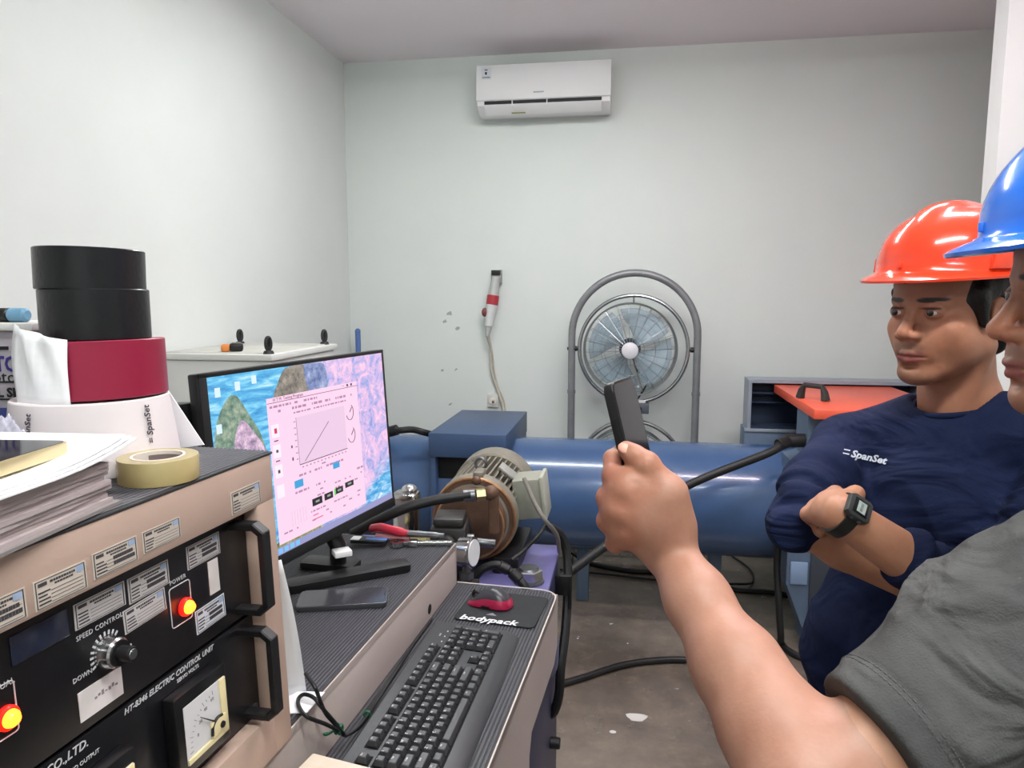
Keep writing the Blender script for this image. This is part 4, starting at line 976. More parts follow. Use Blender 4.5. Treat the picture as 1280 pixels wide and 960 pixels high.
# stand
fb = [dp(-.470, -.345, 0), dp(-.285, -.185, 0)]
fd = (fb[1]-fb[0]).normalized(); fs_ = ZZ.cross(fd)
FB = frame((fb[0].x, fb[0].y, ZP+.0008), fd, fs_, ZZ); fl_ = (fb[1]-fb[0]).length
obj('foot', MB(FB).prism(rrect(fl_, .045, .008), 0, .016, .003, Matrix.Translation((fl_/2, 0, 0))), m_black_pl, t)
bc = dp(-.415, -.235, ZP+.001)
FB2 = frame(bc, Vector((fd.x, fd.y, 0)), fs_, ZZ)
obj('foot', MB(frame(bc, DU, DV, ZZ)).prism(rrect(.12, .05, .008), 0, .014, .003, Matrix.Translation((-.03, 0.02, 0))), m_black_pl, t)
nb = bc+DU*(-.01)+DV*.015
ntp = Lt+mv*.27-mu*.25-mnn*.03
obj('neck', MB().tube([nb, nb+ZZ*.05, nb.lerp(ntp, .6)+ZZ*.03, ntp], [.017, .017, .017, .017], 12), m_black_pl, t)
obj('neck_clip', MB(FB2).box(-.015, .02, -.03, 0, .04, .052, .002), m_white_pl, t)
# cables behind the left side of the monitor
t = thing('display_adapter', at(236, 540, 1.12)-ZZ*.2, 'black adapter block clamped behind the monitor edge', 'adapter')
q = Lt-mnn*.05-mu*.10+mv*(-.005)
AF = frame(q, mv, mu, mnn)
obj('block', MB(AF).box(-.015, .03, -.07, .055, -.02, .018, .002), m_black_pl, t)
obj('knob', MB(AF).cyl((-.02, -.0, .0), (-.012, 0, 0), .008), m_black_pl, t)
obj('lower_block', MB(AF).box(-.005, .06, -.16, -.07, -.02, .012, .002), m_black_pl, t)
obj('lead', MB(AF).tube(spline([(.0, -.15, -.0), (-.01, -.22, -.01), (.02, -.30, -.02), (.06, -.333, -.03)], 6), .004), m_black_rub, t)
# ------------------------------------------------------------------ keyboard
ka = math.radians(2.2)
KX = Vector((math.sin(ka), math.cos(ka), 0)); KY = Vector((-math.cos(ka), math.sin(ka), 0))    # x: Esc -> numpad (away), y: space bar -> function row
tilt = math.radians(3.5); KYt = KY*math.cos(tilt)+ZZ*math.sin(tilt); KZ = KX.cross(KYt)
KL, KD = .452, .172
kb0 = Vector((-.366, 1.316, 0))-KX*KL-KY*KD; kb0.z = ZT+.006
KF = frame(kb0, KX, KYt, KZ)
t = thing('keyboard', kb0+KX*KL/2+KY*KD/2, 'full size black keyboard on the ribbed desk tray', 'keyboard')
kb = t
m_kb = mat('keyboard_grey', (50, 52, 55), .42, bump=(400, .05)); m_kbd = mat('keyboard_shade_and_feet', (8, 8, 9), .7, spec=.2); m_key = mat('keycap', (48, 49, 52), .4, spec=.8); m_kl = mat('key_legend', (212, 214, 216), .5)
YZk = KF @ Matrix(((0, 0, 1, 0), (1, 0, 0, 0), (0, 1, 0, 0), (0, 0, 0, 1)))
kprof = [(0, -.004), (.006, .002), (.02, .0065), (.03, .008), (KD-.004, .008), (KD, .005), (KD, -.012), (.004, -.006)]
obj('case', MB(YZk).prism(kprof, 0, KL, .0015), m_kb, t)
PU = .0187; X0, Y0 = .011, .031        # pitch; lower-left key corner
meshes = {}
def keymesh(w, h):
    k = (round(w, 2), round(h, 2))
    if k not in meshes:
        W, H = w*PU-.0028, h*PU-.0028; b = bmesh.new(); bmesh.ops.create_cube(b, size=1)
        for v in b.verts:
            top = v.co.z > 0; s = .0027 if top else 0
            v.co = Vector((v.co.x*(W-2*s), v.co.y*(H-2*s)+(.0006 if top else 0), .0088 if top else 0))
        bmesh.ops.bevel(b, geom=b.edges[:], offset=.0009, segments=1, affect='EDGES')
        me = bpy.data.meshes.new('key'); b.to_mesh(me); b.free(); me.materials.append(m_key); meshes[k] = me
    return meshes[k]
Krot = KF.to_3x3().to_euler()
legs = MB()
gap_sheets = MB(KF)
def key(x, y, w=1, h=1, s=''):
    o = bpy.data.objects.new('key', keymesh(w, h)); COL.objects.link(o); o.parent = kb
    p = KF @ Vector((X0+(x+w/2)*PU, Y0+(y+h/2)*PU, .0085)); o.location = p-ORG[kb.name]; o.rotation_euler = Krot
    if s:
        text_mb(s, .0062 if len(s) == 1 else .0040, KF @ Matrix.Translation((X0+(x+.28 if w < 1.3 else x+.35)*PU if len(s) == 1 else X0+(x+w/2)*PU, Y0+(y+.66)*PU if h == 1 else Y0+(y+h-.4)*PU, .0085+.00885)), depth=.00005, mb=legs)
def gap_sheet(x0, x1, y0, y1): gap_sheets.box(X0+x0*PU-.0012, X0+x1*PU+.0012, Y0+y0*PU-.0012, Y0+y1*PU+.0012, .0079, .0093 if False else .0088)
rows = [([('Ctl', 1.25), ('', 1.25), ('Alt', 1.25), ('', 6.25), ('Alt', 1.25), ('', 1.25), ('', 1.25), ('Ctl', 1.25)]),
        ([('Shift', 2.25)]+[(c, 1) for c in 'ZXCVBNM,./']+[('Shift', 2.75)]),
        ([('Caps', 1.75)]+[(c, 1) for c in "ASDFGHJKL;'"]+[('Enter', 2.25)]),
        ([('Tab', 1.5)]+[(c, 1) for c in 'QWERTYUIOP[]']+[('\\', 1.5)]),
        ([(c, 1) for c in '`1234567890-=']+[('Back', 2)])]
for j, rw_ in enumerate(rows):
    x = 0
    for s, w_ in rw_: key(x, j, w_, 1, s); x += w_
FY_ = 5.35
key(0, FY_, 1, 1, 'Esc')
n = 1
for g in range(3):
    for i in range(4): key(2+g*4.5+i, FY_, 1, 1, 'F%d' % n); n += 1
NX = 15.3
for i, s in enumerate(('Prt', 'Scr', 'Brk')): key(NX+i, FY_, 1, 1, s)
for i, s in enumerate(('Ins', 'Hm', 'PU')): key(NX+i, 4, 1, 1, s)
for i, s in enumerate(('Del', 'End', 'PD')): key(NX+i, 3, 1, 1, s)
key(NX+1, 1, 1, 1, '^')
for i, s in enumerate('<v>'): key(NX+i, 0, 1, 1, s)
PX = 18.6
for i, s in enumerate(('Num', '/', '*', '-')): key(PX+i, 4, 1, 1, s)
for j, r_ in enumerate(('123', '456', '789')):
    for i, s in enumerate(r_): key(PX+i, 1+j, 1, 1, s)
key(PX, 0, 2, 1, '0'); key(PX+2, 0, 1, 1, '.'); key(PX+3, 2, 1, 2, '+'); key(PX+3, 0, 1, 2, 'Ent')
gap_sheet(0, 15, 0, 5); gap_sheet(0, 1, FY_, FY_+1)
for g in range(3): gap_sheet(2+g*4.5, 6+g*4.5, FY_, FY_+1)
gap_sheet(NX, NX+3, FY_, FY_+1); gap_sheet(NX, NX+3, 3, 5); gap_sheet(NX+1, NX+2, 1, 2); gap_sheet(NX, NX+3, 0, 1); gap_sheet(PX, PX+4, 0, 5)
obj('key_gap_shade', gap_sheets, m_kbd, t)  # near-black sheet paints the shade in the gaps between keys
obj('key_legends', legs, m_kl, t, 0)['kind'] = 'stuff'
lm = MB(KF)
for i in range(3): lm.box(X0+(PX+.6+i*1.1)*PU, X0+(PX+.8+i*1.1)*PU, Y0+(FY_+.1)*PU, Y0+(FY_+.2)*PU, .0095, .0101)
obj('status_lights', lm, m_kl, t)
obj('maker_mark', text_mb('lock', .006, KF @ Matrix.Translation((X0+(PX+2)*PU, Y0+(FY_+.7)*PU, .0101)), depth=.00005), m_kl, t, 0)
for x in (.05, KL-.05): obj('foot', MB(KF).box(x-.02, x+.02, KD-.03, KD-.01, -.0158, -.008).box(x-.02, x+.02, .01, .025, -.0072, .0), m_kbd, t)

# ------------------------------------------------------------------ mouse pad, mouse
m_pad = mat('pad_black', (26, 30, 32), .75, bump=(500, .1))
pc = (atz(575, 768, ZT)+atz(672, 792, ZT)+atz(676, 748, ZT)+atz(592, 742, ZT))/4
t = thing('mouse_pad', (pc.x, pc.y, ZT+.001), 'black mouse pad with white lettering at the end of the tray', 'mouse pad')
PA = math.radians(6); PXv = Vector((math.cos(PA), -math.sin(PA), 0)); PYv = Vector((math.sin(PA), math.cos(PA), 0))
PFm = frame((pc.x, pc.y, ZT+.0008), PXv, PYv, ZZ)
obj('pad', MB(PFm).prism(rrect(.172, .150, .012), 0, .003, .0008), m_pad, t)
lt = atz(610, 775, ZT+.004); LFm = frame((lt.x, lt.y, ZT+.0041), PXv, PYv, ZZ)
obj('lettering', text_mb('bodypack', .030, LFm, shear=.2, sx=1.05, bold=.0006, depth=.0001), mat('pad_white', (226, 228, 230), .6), t, 0)
obj('lettering_mark', MB(LFm).add([(-.012, .022, .0001), (.012, .022, .0001), (0, .034, .0001)], [(0, 1, 2)]), mat('pad_grey', (120, 122, 126), .6), t, 0)
# mouse: shaped shell with magenta side band
mc = atz(613, 752, ZT+.01); mc.z = ZT+.0038
ma = math.radians(-14); MXv = Vector((math.cos(ma), math.sin(ma), 0)); MYv = Vector((-math.sin(ma), math.cos(ma), 0))
t = thing('computer_mouse', mc, 'dark grey computer mouse with magenta side band on the mouse pad', 'mouse')
MMf = frame(mc, MXv, MYv, ZZ)       # x along mouse (nose at -x)
def mouse_shell(z0f, z1f, scl=1.0):
    vs = []; nu, nv = 28, 10
    for i in range(nu):
        a = 2*PI*i/nu; c, s = math.cos(a), math.sin(a)
        rx = .050*scl; ry = (.031-.005*c*0+.002*math.cos(2*a))*scl
        x = rx*math.copysign(abs(c)**.8, c); y = ry*math.copysign(abs(s)**.85, s)
        yw = 1-.16*math.exp(-((x-.0)/.018)**2)
        for j in range(nv+1):
            tt_ = z0f+(z1f-z0f)*j/nv
            k = math.sqrt(max(0, 1-tt_**2.4)) if tt_ < 1 else 0
            hgt = .040*(1-.35*((x*k-.014)/.05)**2)*(1 if x*k > .014 else 1-.55*((x*k-.014)/.064)**2)
            vs.append((x*k, y*yw*k, tt_*hgt))
    fs = [(i*(nv+1)+j, ((i+1) % nu)*(nv+1)+j, ((i+1) % nu)*(nv+1)+j+1, i*(nv+1)+j+1) for i in range(nu) for j in range(nv)]
    return vs, fs
b = MB(MMf); b.add(*mouse_shell(.30, 1.0, 1.0)); obj('top_shell', b, mat('mouse_grey', (50, 52, 56), .32), t, 60)
b = MB(MMf); b.add(*mouse_shell(.08, .55, 1.025)); obj('side_band', b, mat('mouse_magenta', (158, 26, 66), .25, coat=.4), t, 60)
b = MB(MMf); b.prism([(.046*math.cos(a), .027*math.sin(a)) for a in [2*PI*i/24 for i in range(24)]], 0, .006); obj('base', b, m_black_pl, t)
b = MB(MMf); b.torus((-.034, 0, .0165), .0065, .0035, 'Y', 20, 8); obj('scroll_wheel', b, m_black_rub, t)
b = MB(MMf); b.tube([(-.047, 0, .0205), (-.036, 0, .0275)], .0006, 5); obj('button_seam', b, m_dark, t)

# ------------------------------------------------------------------ phones
def phone(name, cen, xa, ya, L, W, T, label, frame_m, glass_m, extra=None, r=.010):
    """xa long axis, ya short axis (unit vectors); cen = centre of the back"""
    za = xa.cross(ya); F = frame(cen, xa, ya, za)
    t = thing(name, cen, label, 'phone')
    obj('case', MB(F).prism(rrect(L, W, r), 0, T, .0015), frame_m, t)
    obj('glass', MB(F).prism(rrect(L-.005, W-.005, r-.002), T-.0005, T+.0004), glass_m, t)
    return t, F
m_glass = mat('phone_glass', (14, 14, 16), .08, spec=.6); m_glass_grey = mat('phone_glass_grey', (58, 58, 62), .12, spec=.6)
pcx = (atz(367, 745, ZP)+atz(488, 737, ZP)+atz(489, 758, ZP)+atz(370, 770, ZP))/4
pa = math.radians(17)
pt, PFp = phone('mobile_phone', Vector((pcx.x, pcx.y, ZP+.0009)), Vector((math.cos(pa), math.sin(pa), 0)), Vector((-math.sin(pa), math.cos(pa), 0)), .162, .076, .009, 'dark grey mobile phone lying face up on the desk platform', mat('phone_edge_grey', (92, 92, 96), .3, .7), m_glass_grey)
obj('speaker_slot', MB(PFp).box(.075, .0765, -.008, .008, .0092, .0098), m_dark, pt)

# ------------------------------------------------------------------ tapes on the console
def roll(name, c, r0, r1, h, m_out, label, mcore, tilt=(0, 0), cone=0.0, extra=None, group=None):
    L = Matrix.Translation(c) @ Euler((tilt[0], tilt[1], 0)).to_matrix().to_4x4()
    t = thing(name, c, label, 'tape roll', group)
    obj('tape', MB(L).lathe([(r1, 0.001), (r0-.001+cone, 0), (r0+cone, .001), (r0, h-.001), (r0-.001, h), (r1, h-.001)], 56, closed=True), m_out, t)
    obj('core', MB(L).lathe([(r1-.004, .0005), (r1, .0005), (r1, h-.0005), (r1-.004, h-.0005)], 40, closed=True), mcore, t)
    return t, L
m_core = mat('card_core', (150, 124, 92), .8); m_tblack = mat('tape_black', (12, 12, 16), .3, bump=(160, .12)); m_tred = mat('tape_maroon', (136, 24, 54), .38, bump=(60, .05), aniso=None)
m_lroll = mat('label_roll_white', (226, 218, 218), .5, var=(4, (216, 206, 208), .3)); m_wcore = mat('white_core', (214, 210, 208), .7)
zc0 = CT.z+.0016
SX, SY = -.588, .718
def pz(y): return at(118, y, .80).z
t, Lr = roll('white_label_roll', Vector((SX-.002, SY-.004, zc0)), .078, .038, 1.438-zc0, m_lroll, 'wide white roll of printed tape at the bottom of the stack', m_wcore, cone=.010)
for (px, sz) in ((48, .0095), (189, .0105)):
    # vertical print wrapped on the roll surface
    d = Vector((at(px, 530, .8).x-SX, at(px, 530, .8).y-SY, 0)); ang = math.atan2(-(.8), 0)
    cdir = (CP-Vector((SX, SY, CP.z))).normalized(); sdir = ZZ.cross(cdir); lat = d.dot(sdir); lat = max(-.07, min(.07, lat)); rr = .0825
    nrm = cdir*math.sqrt(max(0, 1-(lat/rr)**2))+sdir*(lat/rr); tang = ZZ.cross(nrm)
    P0 = Vector((SX-.002, SY-.004, zc0+.051))+nrm*rr
    TF = frame(P0+nrm*.0012, (ZZ-nrm*.12).normalized(), -tang, nrm)
    obj('print', text_mb('= SpanSet', sz, TF, depth=.0001, shear=.15, bold=.0002), mat('print_dark', (58, 56, 62), .6), t, 0)
t, Lr = roll('maroon_tape_roll', Vector((SX+.004, SY, 1.438)), .0705, .038, 1.500-1.438, m_tred, 'thick maroon tape roll with a loose white paper end', m_core, tilt=(-.02, -.03))
# loose paper flap on the left of the maroon roll
cdir = (CP-Vector((SX, SY, CP.z))).normalized(); sdir = ZZ.cross(cdir)
fl = MB(); vs = []; nu, nv = 10, 8
for i in range(nu+1):
    a = -1.35+.98*i/nu
    for j in range(nv+1):
        z = 1.436+.084*j/nv-(.016*i/nu*(j/nv))
        rr = .0735+.004*math.sin(i*1.3+j*.5)*(j/nv)+(.004 if i < 2 else 0)
        p = Vector((SX+.004, SY, 0))+(cdir*math.cos(a)+sdir*math.sin(a))*rr; p.z = z; vs.append(p)
fl.add(vs, [(i*(nv+1)+j, (i+1)*(nv+1)+j, (i+1)*(nv+1)+j+1, i*(nv+1)+j+1) for i in range(nu) for j in range(nv)])
o = obj('paper_flap', fl, m_white_paper, t, 60); sm = o.modifiers.new('s', 'SOLIDIFY'); sm.thickness = .0008
roll('black_tape_roll', Vector((SX+.005, SY+.002, 1.5008)), .0545, .036, .0545, m_tblack, 'black tape roll resting on the maroon roll', m_core, tilt=(-.015, -.01), group='black tapes on the stack')
roll('black_tape_roll', Vector((SX+.001, SY+.003, 1.5545)), .0545, .036, .0445, m_tblack, 'black tape roll at the very top of the stack', m_core, tilt=(-.02, .012), group='black tapes on the stack')
# clear tape roll in front
cc = atz(191, 596, zc0); rd_ = Vector((cc.x-SX, cc.y-SY, 0)).normalized(); cc = cc+rd_*.013
t = thing('clear_tape_roll', Vector((cc.x, cc.y, zc0)), 'yellowish clear tape roll lying flat at the console edge', 'tape roll')
Lr = Matrix.Translation((cc.x, cc.y, zc0))
obj('tape', MB(Lr).lathe([(.026, 0), (.0385, 0), (.039, .001), (.039, .0235), (.0385, .0245), (.026, .0245)], 56, closed=True), mat('tape_clear', (222, 204, 148), .25, trans=.5, spec=.5), t)
obj('core', MB(Lr).lathe([(.0235, -.0001), (.0262, -.0001), (.0262, .025), (.0235, .025)], 48, closed=True), mat('core_cream', (218, 208, 196), .6), t)
obj('core_print', MB(Lr).lathe([(.0232, .004), (.0232, .021)], 30, a0=.6, a1=2.6), mat('core_ink', (120, 104, 100), .6), t)
# tall white paper leaning behind the rolls
q0 = at(205, 490, .86); 
fl = MB(); A0 = atz(228, 564, zc0); 
pp = [at(218, 561, .905), at(255, 556, .885), at(206, 482, .915), at(190, 490, .925)]
fl.add([p for p in pp], [(0, 1, 2, 3)]); o = obj('leaning_paper', fl, m_white_paper, None, 0); sm = o.modifiers.new('s', 'SOLIDIFY'); sm.thickness = .001
tag(o, 'white paper sheet leaning behind the tape stack', 'paper')

# ------------------------------------------------------------------ document stack and gold phone
t = thing('document_binder', atz(60, 640, zc0), 'thick stack of papers in a grey folder under the gold phone', 'binder')
# outline of the stack in console coordinates: x along panel, y inward
CC = frame((CT.x, CT.y, zc0), cv_, -cu, ZZ)
def cc_(p): return CC.inverted() @ p
ob = [atz(146, 632, zc0), atz(0, 692, zc0)]
e0 = cc_(atz(148, 630, zc0)); e1 = cc_(atz(0, 697, zc0))
dirn = Vector((e0.x-e1.x, e0.y-e1.y, 0)).normalized(); inw = Vector((-dirn.y, dirn.x, 0))
def st(s, w_, z): p = Vector((e0.x, e0.y, 0))-dirn*s+inw*w_; p.z = z; return CC @ p
def slab(s0, s1, w0, w1, z0, z1, curl=0.0, jag=0, seed=1):
    b = MB(); random.seed(seed); n = 14; vs = []
    for i in range(n+1):
        s = s0+(s1-s0)*i/n; cu_ = curl*max(0, 1-(s-s0)/.11)**2; j_ = random.uniform(-jag, jag)
        for (w_, z) in ((w0+j_, z0), (w1, z0), (w1, z1), (w0+j_, z1)): vs.append(st(s, w_, z+cu_))
    fs = [(0, 1, 2, 3), (n*4+3, n*4+2, n*4+1, n*4)]
    for i in range(n):
        for k in range(4): fs.append((i*4+k, (i+1)*4+k, (i+1)*4+(k+1) % 4, i*4+(k+1) % 4))
    b.add(vs, fs); return b
m_pg = mat('page_edges', (186, 174, 172), .8, var=(90, (150, 138, 138), .25), aniso=(.2, .2, 4)); m_fold = mat('folder_grey', (128, 122, 120), .5)
obj('bottom_cover', slab(-.004, .33, -.001, .22, .0, .003), m_fold, t)
for k in range(9): obj('page_block', slab(.002+.002*(k % 3), .325, .003+.0015*((k*7) % 4), .215, .003+k*.0042, .003+(k+1)*.0042+.0001, 0, .0008, k), m_pg, t)
obj('ring_spine', slab(-.003, .012, .02, .05, .003, .042), mat('binder_dark', (70, 64, 66), .5), t)
for k in range(3): obj('top_sheet', slab(-.028+.004*k, .33, -.004+.003*k, .196, .043+k*.0022, .0445+k*.0022, .012, 0), m_white_paper, t)
gp = at(20, 590, .60)
gt_, GF = phone('gold_phone', st(.100, .062, .0515), (CC.to_3x3() @ (dirn+inw*.04)).normalized(), (CC.to_3x3() @ (inw-dirn*.04)).normalized(), .16, .078, .011, 'gold edged phone lying on the white papers', mat('phone_gold', (206, 190, 148), .28, .6), m_glass)

# ------------------------------------------------------------------ printed carton and things behind the stack
t = thing('printed_carton', at(10, 545, 1.02), 'pale printed carton with dark blue lettering behind the tapes', 'box')
b0 = at(72, 545, 1.02); bx = Vector((1, .12, 0)).normalized(); by = Vector((-.12, 1, 0)).normalized(); zb = zc0
b0 = Vector((at(52, 500, .835).x-.008, at(52, 500, .835).y+.004, zb))
BF = frame(b0, bx, by, ZZ); bh = at(40, 409, .835).z-zb
obj('carton', MB(BF).box(-.25, 0, 0, .088, 0, bh, .002), mat('carton_grey', (170, 164, 170), .6, var=(6, (156, 150, 158), .3)), t)
obj('lid', MB(BF).box(-.254, .003, -.005, .091, bh-.004, bh+.005, .002), mat('lid_white', (212, 212, 208), .5), t)
def fz_(y): return at(20, y, .835).z-zb
FF = BF @ frame((0, -.0006, 0), Vector((1, 0, 0)), Vector((0, 0, 1)), Vector((0, -1, 0)))
m_bt = mat('carton_blue', (48, 44, 130), .5)
obj('lettering', text_mb('AUTOMOTO', .025, FF @ Matrix.Translation((-.020, fz_(456), 0)), depth=.0002, align='RIGHT', bold=.0006, sx=.8), m_bt, t, 0)
obj('lettering', text_mb('motor', .020, FF @ Matrix.Translation((-.016, fz_(472), 0)), depth=.0002, align='RIGHT'), m_ink, t, 0)
obj('lettering', text_mb('OIL SM', .015, FF @ Matrix.Translation((-.018, fz_(492), 0)), depth=.0002, align='RIGHT', bold=.0006), m_ink, t, 0)
obj('rules', MB(FF).box(-.22, -.012, fz_(478)-.001, fz_(478)+.001, 0, .0004).box(-.22, -.012, fz_(500)-.001, fz_(500)+.001, 0, .0004).box(-.07, -.03, fz_(435)-.002, fz_(435)+.002, 0, .0004), m_ink, t, 0)
obj('blue_band', MB(FF).box(-.25, 0, .0, fz_(511), -.0003, .0004), mat('carton_bluebar', (54, 66, 128), .5), t, 0)
t = thing('marker_pen', BF @ Vector((-.07, .03, bh+.006)), 'black and blue marker pen lying on the carton lid', 'pen')
pA = BF @ Vector((-.12, .03, bh+.0135)); pB = BF @ Vector((-.020, .022, bh+.0135))
obj('black_cap', MB().cyl(pA, pA.lerp(pB, .78), .0085, seg=18, bev=.002), m_black_pl, t)
obj('blue_body', MB().cyl(pA.lerp(pB, .76), pB, .0085, seg=18, bev=.003), mat('pen_blue', (104, 148, 176), .4), t)
# crumpled plastic between carton and documents
F1 = Field((-.10, -.06, -.02), (.10, .06, .10), .0025)
F1.ell((-.01, 0, .026), (.060, .026, .028), .01); F1.ell((-.035, .0, .036), (.032, .022, .026), .012); F1.ell((.030, -.002, .022), (.028, .020, .022), .012)
V, Q = F1.mesh(); Nw = vnormals(V, Q); rw_ = np.random.RandomState(4); cr_ = np.zeros(len(V))
for k_ in range(9):
    d_ = rw_.normal(size=3); d_ /= np.linalg.norm(d_); cr_ += (1-np.abs(np.sin(V@d_*(70+25*k_)+rw_.uniform(0, 6)+1.2*np.sin(V@rw_.normal(size=3)*60))))**2/(1+.25*k_)
V = V+Nw*((cr_-cr_.mean())*.0045)[:, None]; V[:, 2] = np.maximum(V[:, 2], 0)
o0 = at(-10, 545, .711); V = V*np.array((.82, .55, 1.32))+np.array((o0.x, o0.y, zc0+.0005))
o = npmesh('crumpled_wrap', [(V, Q)], mat('wrap_film', (206, 202, 214), .2, spec=.6, var=(40, (150, 148, 164), .25)))
tag(o, 'crumpled clear plastic wrap beside the white roll', 'plastic wrap')

# ------------------------------------------------------------------ tools on the far edge of the platform
def flat(px, py, z): return atz(px, py, z)
t = thing('red_pliers', flat(490, 668, ZP+.03), 'pliers with a red grip lying at the platform edge', 'pliers')
zt_ = ZP+.022
P1, P2, P3 = flat(463, 661, zt_), flat(487, 664, zt_+.002), flat(510, 667, zt_)
obj('red_grip', MB().tube(spline([P1, P1.lerp(P2, .5)+ZZ*.006, P2+ZZ*.004, P3], 6), [.006]+[.010]*5+[.0105]*6+[.0105]*5+[.008]*2, 12), mat('grip_red', (176, 34, 56), .35, coat=.3), t)
obj('jaw', MB().tube(spline([P3, P3+DU*.05+DV*.004, P3+DU*.085+DV*.006], 5), [.008]*4+[.007]*4+[.005]*3, 8), m_steel, t)
obj('second_grip', MB().tube(spline([flat(512, 672, ZP+.012), flat(492, 671, ZP+.010), flat(470, 670, ZP+.010)], 6), .007, 10), mat('grip_pink', (190, 130, 134), .4), t)
t = thing('combination_wrench', flat(520, 676, ZP), 'long shiny steel wrench lying along the platform edge', 'wrench')
w0, w1 = flat(497, 679, ZP+.008), flat(566, 678, ZP+.008); wd = (w1-w0).normalized(); wsd = ZZ.cross(wd)
WF = frame(w0, wd, wsd, ZZ); wl = (w1-w0).length
obj('shaft', MB(WF).box(0, wl, -.006, .006, -.004, .004, .002), m_chrome, t)
obj('jaw_end', MB(WF).lathe([(.008, -.005), (.016, -.005), (.016, .005), (.008, .005)], 24, closed=True), m_chrome, t)
obj('collar', MB(WF).box(.025, .045, -.010, .010, -.0065, .0065, .002), m_chrome, t)
t = thing('steel_file', flat(455, 673, ZP), 'dark flat file with blue tang beside the wrench', 'tool')
w0, w1 = flat(440, 675, ZP+.012), flat(484, 677, ZP+.012); wd = (w1-w0).normalized(); WF = frame(w0, wd, ZZ.cross(wd), ZZ); wl = (w1-w0).length
obj('blade', MB(WF).box(0, wl, -.012, .012, -.004, .004, .001), m_black_pl, t)
obj('blue_strip', MB(WF).box(wl*.4, wl, -.008, .008, .004, .006, .001), mat('strip_blue', (60, 90, 150), .4), t)
obj('label_patch', MB(WF).box(.0, .02, -.012, .012, .004, .0055), m_white_pl, t)

# ------------------------------------------------------------------ papers, cables and box near the console foot
q = [atz(352, 893, ZP+.001), atz(384, 891, ZP+.001), atz(406, 866, ZP+.001), atz(352, 864, ZP+.001)]
b = MB(); b.prism([(p.x, p.y) for p in q], ZP+.0009, ZP+.0022); tag(obj('paper_sheet', b, m_white_paper), 'white paper sheet lying flat on the ribbed platform', 'paper')
b = MB(); v0, v1 = dp(-.268, -.660, ZP+.001), dp(-.345, -.735, ZP+.001)
tp = [(at(383, 862, .96)), at(352, 872, .965)]
A1 = atz(383, 864, ZP+.0015); A2 = atz(340, 876, ZP+.0015); d1 = Vector((-.02, .035, 0))
nv = 10; vs = []
for j in range(nv+1):
    f = j/nv
    r_ = A1.lerp(at(351, 700, .93), f)+Vector((.004*math.sin(f*3), 0, 0)); l_ = A2.lerp(at(330, 705, .93), f)
    for k in range(5): vs.append(l_.lerp(r_, k/4)+Vector((0, 0, .0035*(k % 2) if j == 0 else 0)))
b.add(vs, [(j*5+k, j*5+k+1, (j+1)*5+k+1, (j+1)*5+k) for j in range(nv) for k in range(4)])
o = obj('standing_paper', b, m_white_paper, None, 60); sm = o.modifiers.new('s', 'SOLIDIFY'); sm.thickness = .0008
tag(o, 'white paper with a torn lower edge standing against the console end', 'paper')
t = thing('tied_cable', dp(-.22, -.65, ZT), 'black cable bundle tied with green wire beside the keyboard', 'cable')
zc_ = ZP+.006
lp = [at(382, 842, .985), at(394, 860, .96), atz(400, 876, ZP+.010), atz(408, 893, ZP-.020), atz(416, 908, .935), atz(424, 918, .915), atz(416, 912, .93), atz(400, 904, .957), atz(384, 896, ZP+.004), atz(374, 884, zc_), atz(373, 874, zc_), atz(380, 868, zc_+.003), atz(392, 872, zc_+.003), atz(402, 884, ZP-.002), atz(412, 902, .945), atz(424, 918, .915)]
lp = [p_+DU*(.008 if p_.z < .962 else 0) for p_ in lp]
obj('loop', MB().tube(spline(lp, 7), .0028, 8), m_black_rub, t)
for k in range(3):
    off = Vector((.003*k, -.004*k, .002*k))+DU*.008
    ln_ = [atz(424, 918, .915)+off, atz(436, 914-2*k, .905)+off, atz(450, 900-3*k, .90)+off, dp(-.222+.003*k, -.52, .890), dp(-.226+.003*k, -.42, .888+.002*k), dp(-.228, -.30, .888), dp(-.229, -.2, .89)]
    obj('strand', MB().tube(spline(ln_, 7), .0022, 8), m_black_rub, t)
m_green = mat('green_tie', (24, 92, 66), .4)
g1 = atz(414, 910, .93)+DU*.009
obj('green_tie', MB().torus(g1, .006, .0022, 'X', 18, 8).torus(g1+Vector((.004, .004, -.003)), .006, .0022, 'X', 18, 8).tube(spline([g1, g1+Vector((-.01, -.012, -.002)), g1+Vector((-.016, -.008, -.004)), g1+Vector((-.01, -.003, -.006))], 5), .002), m_green, t)
g2 = atz(459, 893, .897); obj('green_tie', MB().torus(g2, .005, .002, 'Y', 16, 8), m_green, t)
b_ = [dp(-.222, -.737, 0), dp(-.06, -.757, 0)]
bd = (b_[1]-b_[0]).normalized(); BX = frame((b_[0].x, b_[0].y, ZT+.0008), bd, ZZ.cross(bd), ZZ)
t = thing('beige_box', BX @ Vector((.09, -.1, 0)), 'pale beige flat box on the near end of the tray', 'box')
obj('box_body', MB(BX).box(.016, .165, -.22, 0, 0, .055, .002), mat('beige_pale', (212, 198, 180), .5, var=(60, (200, 186, 168), .25)), t)
obj('box_lid', MB(BX).box(.015, .166, -.221, .001, .05, .0665, .002), mat('beige_pale', (212, 198, 180), .5), t)
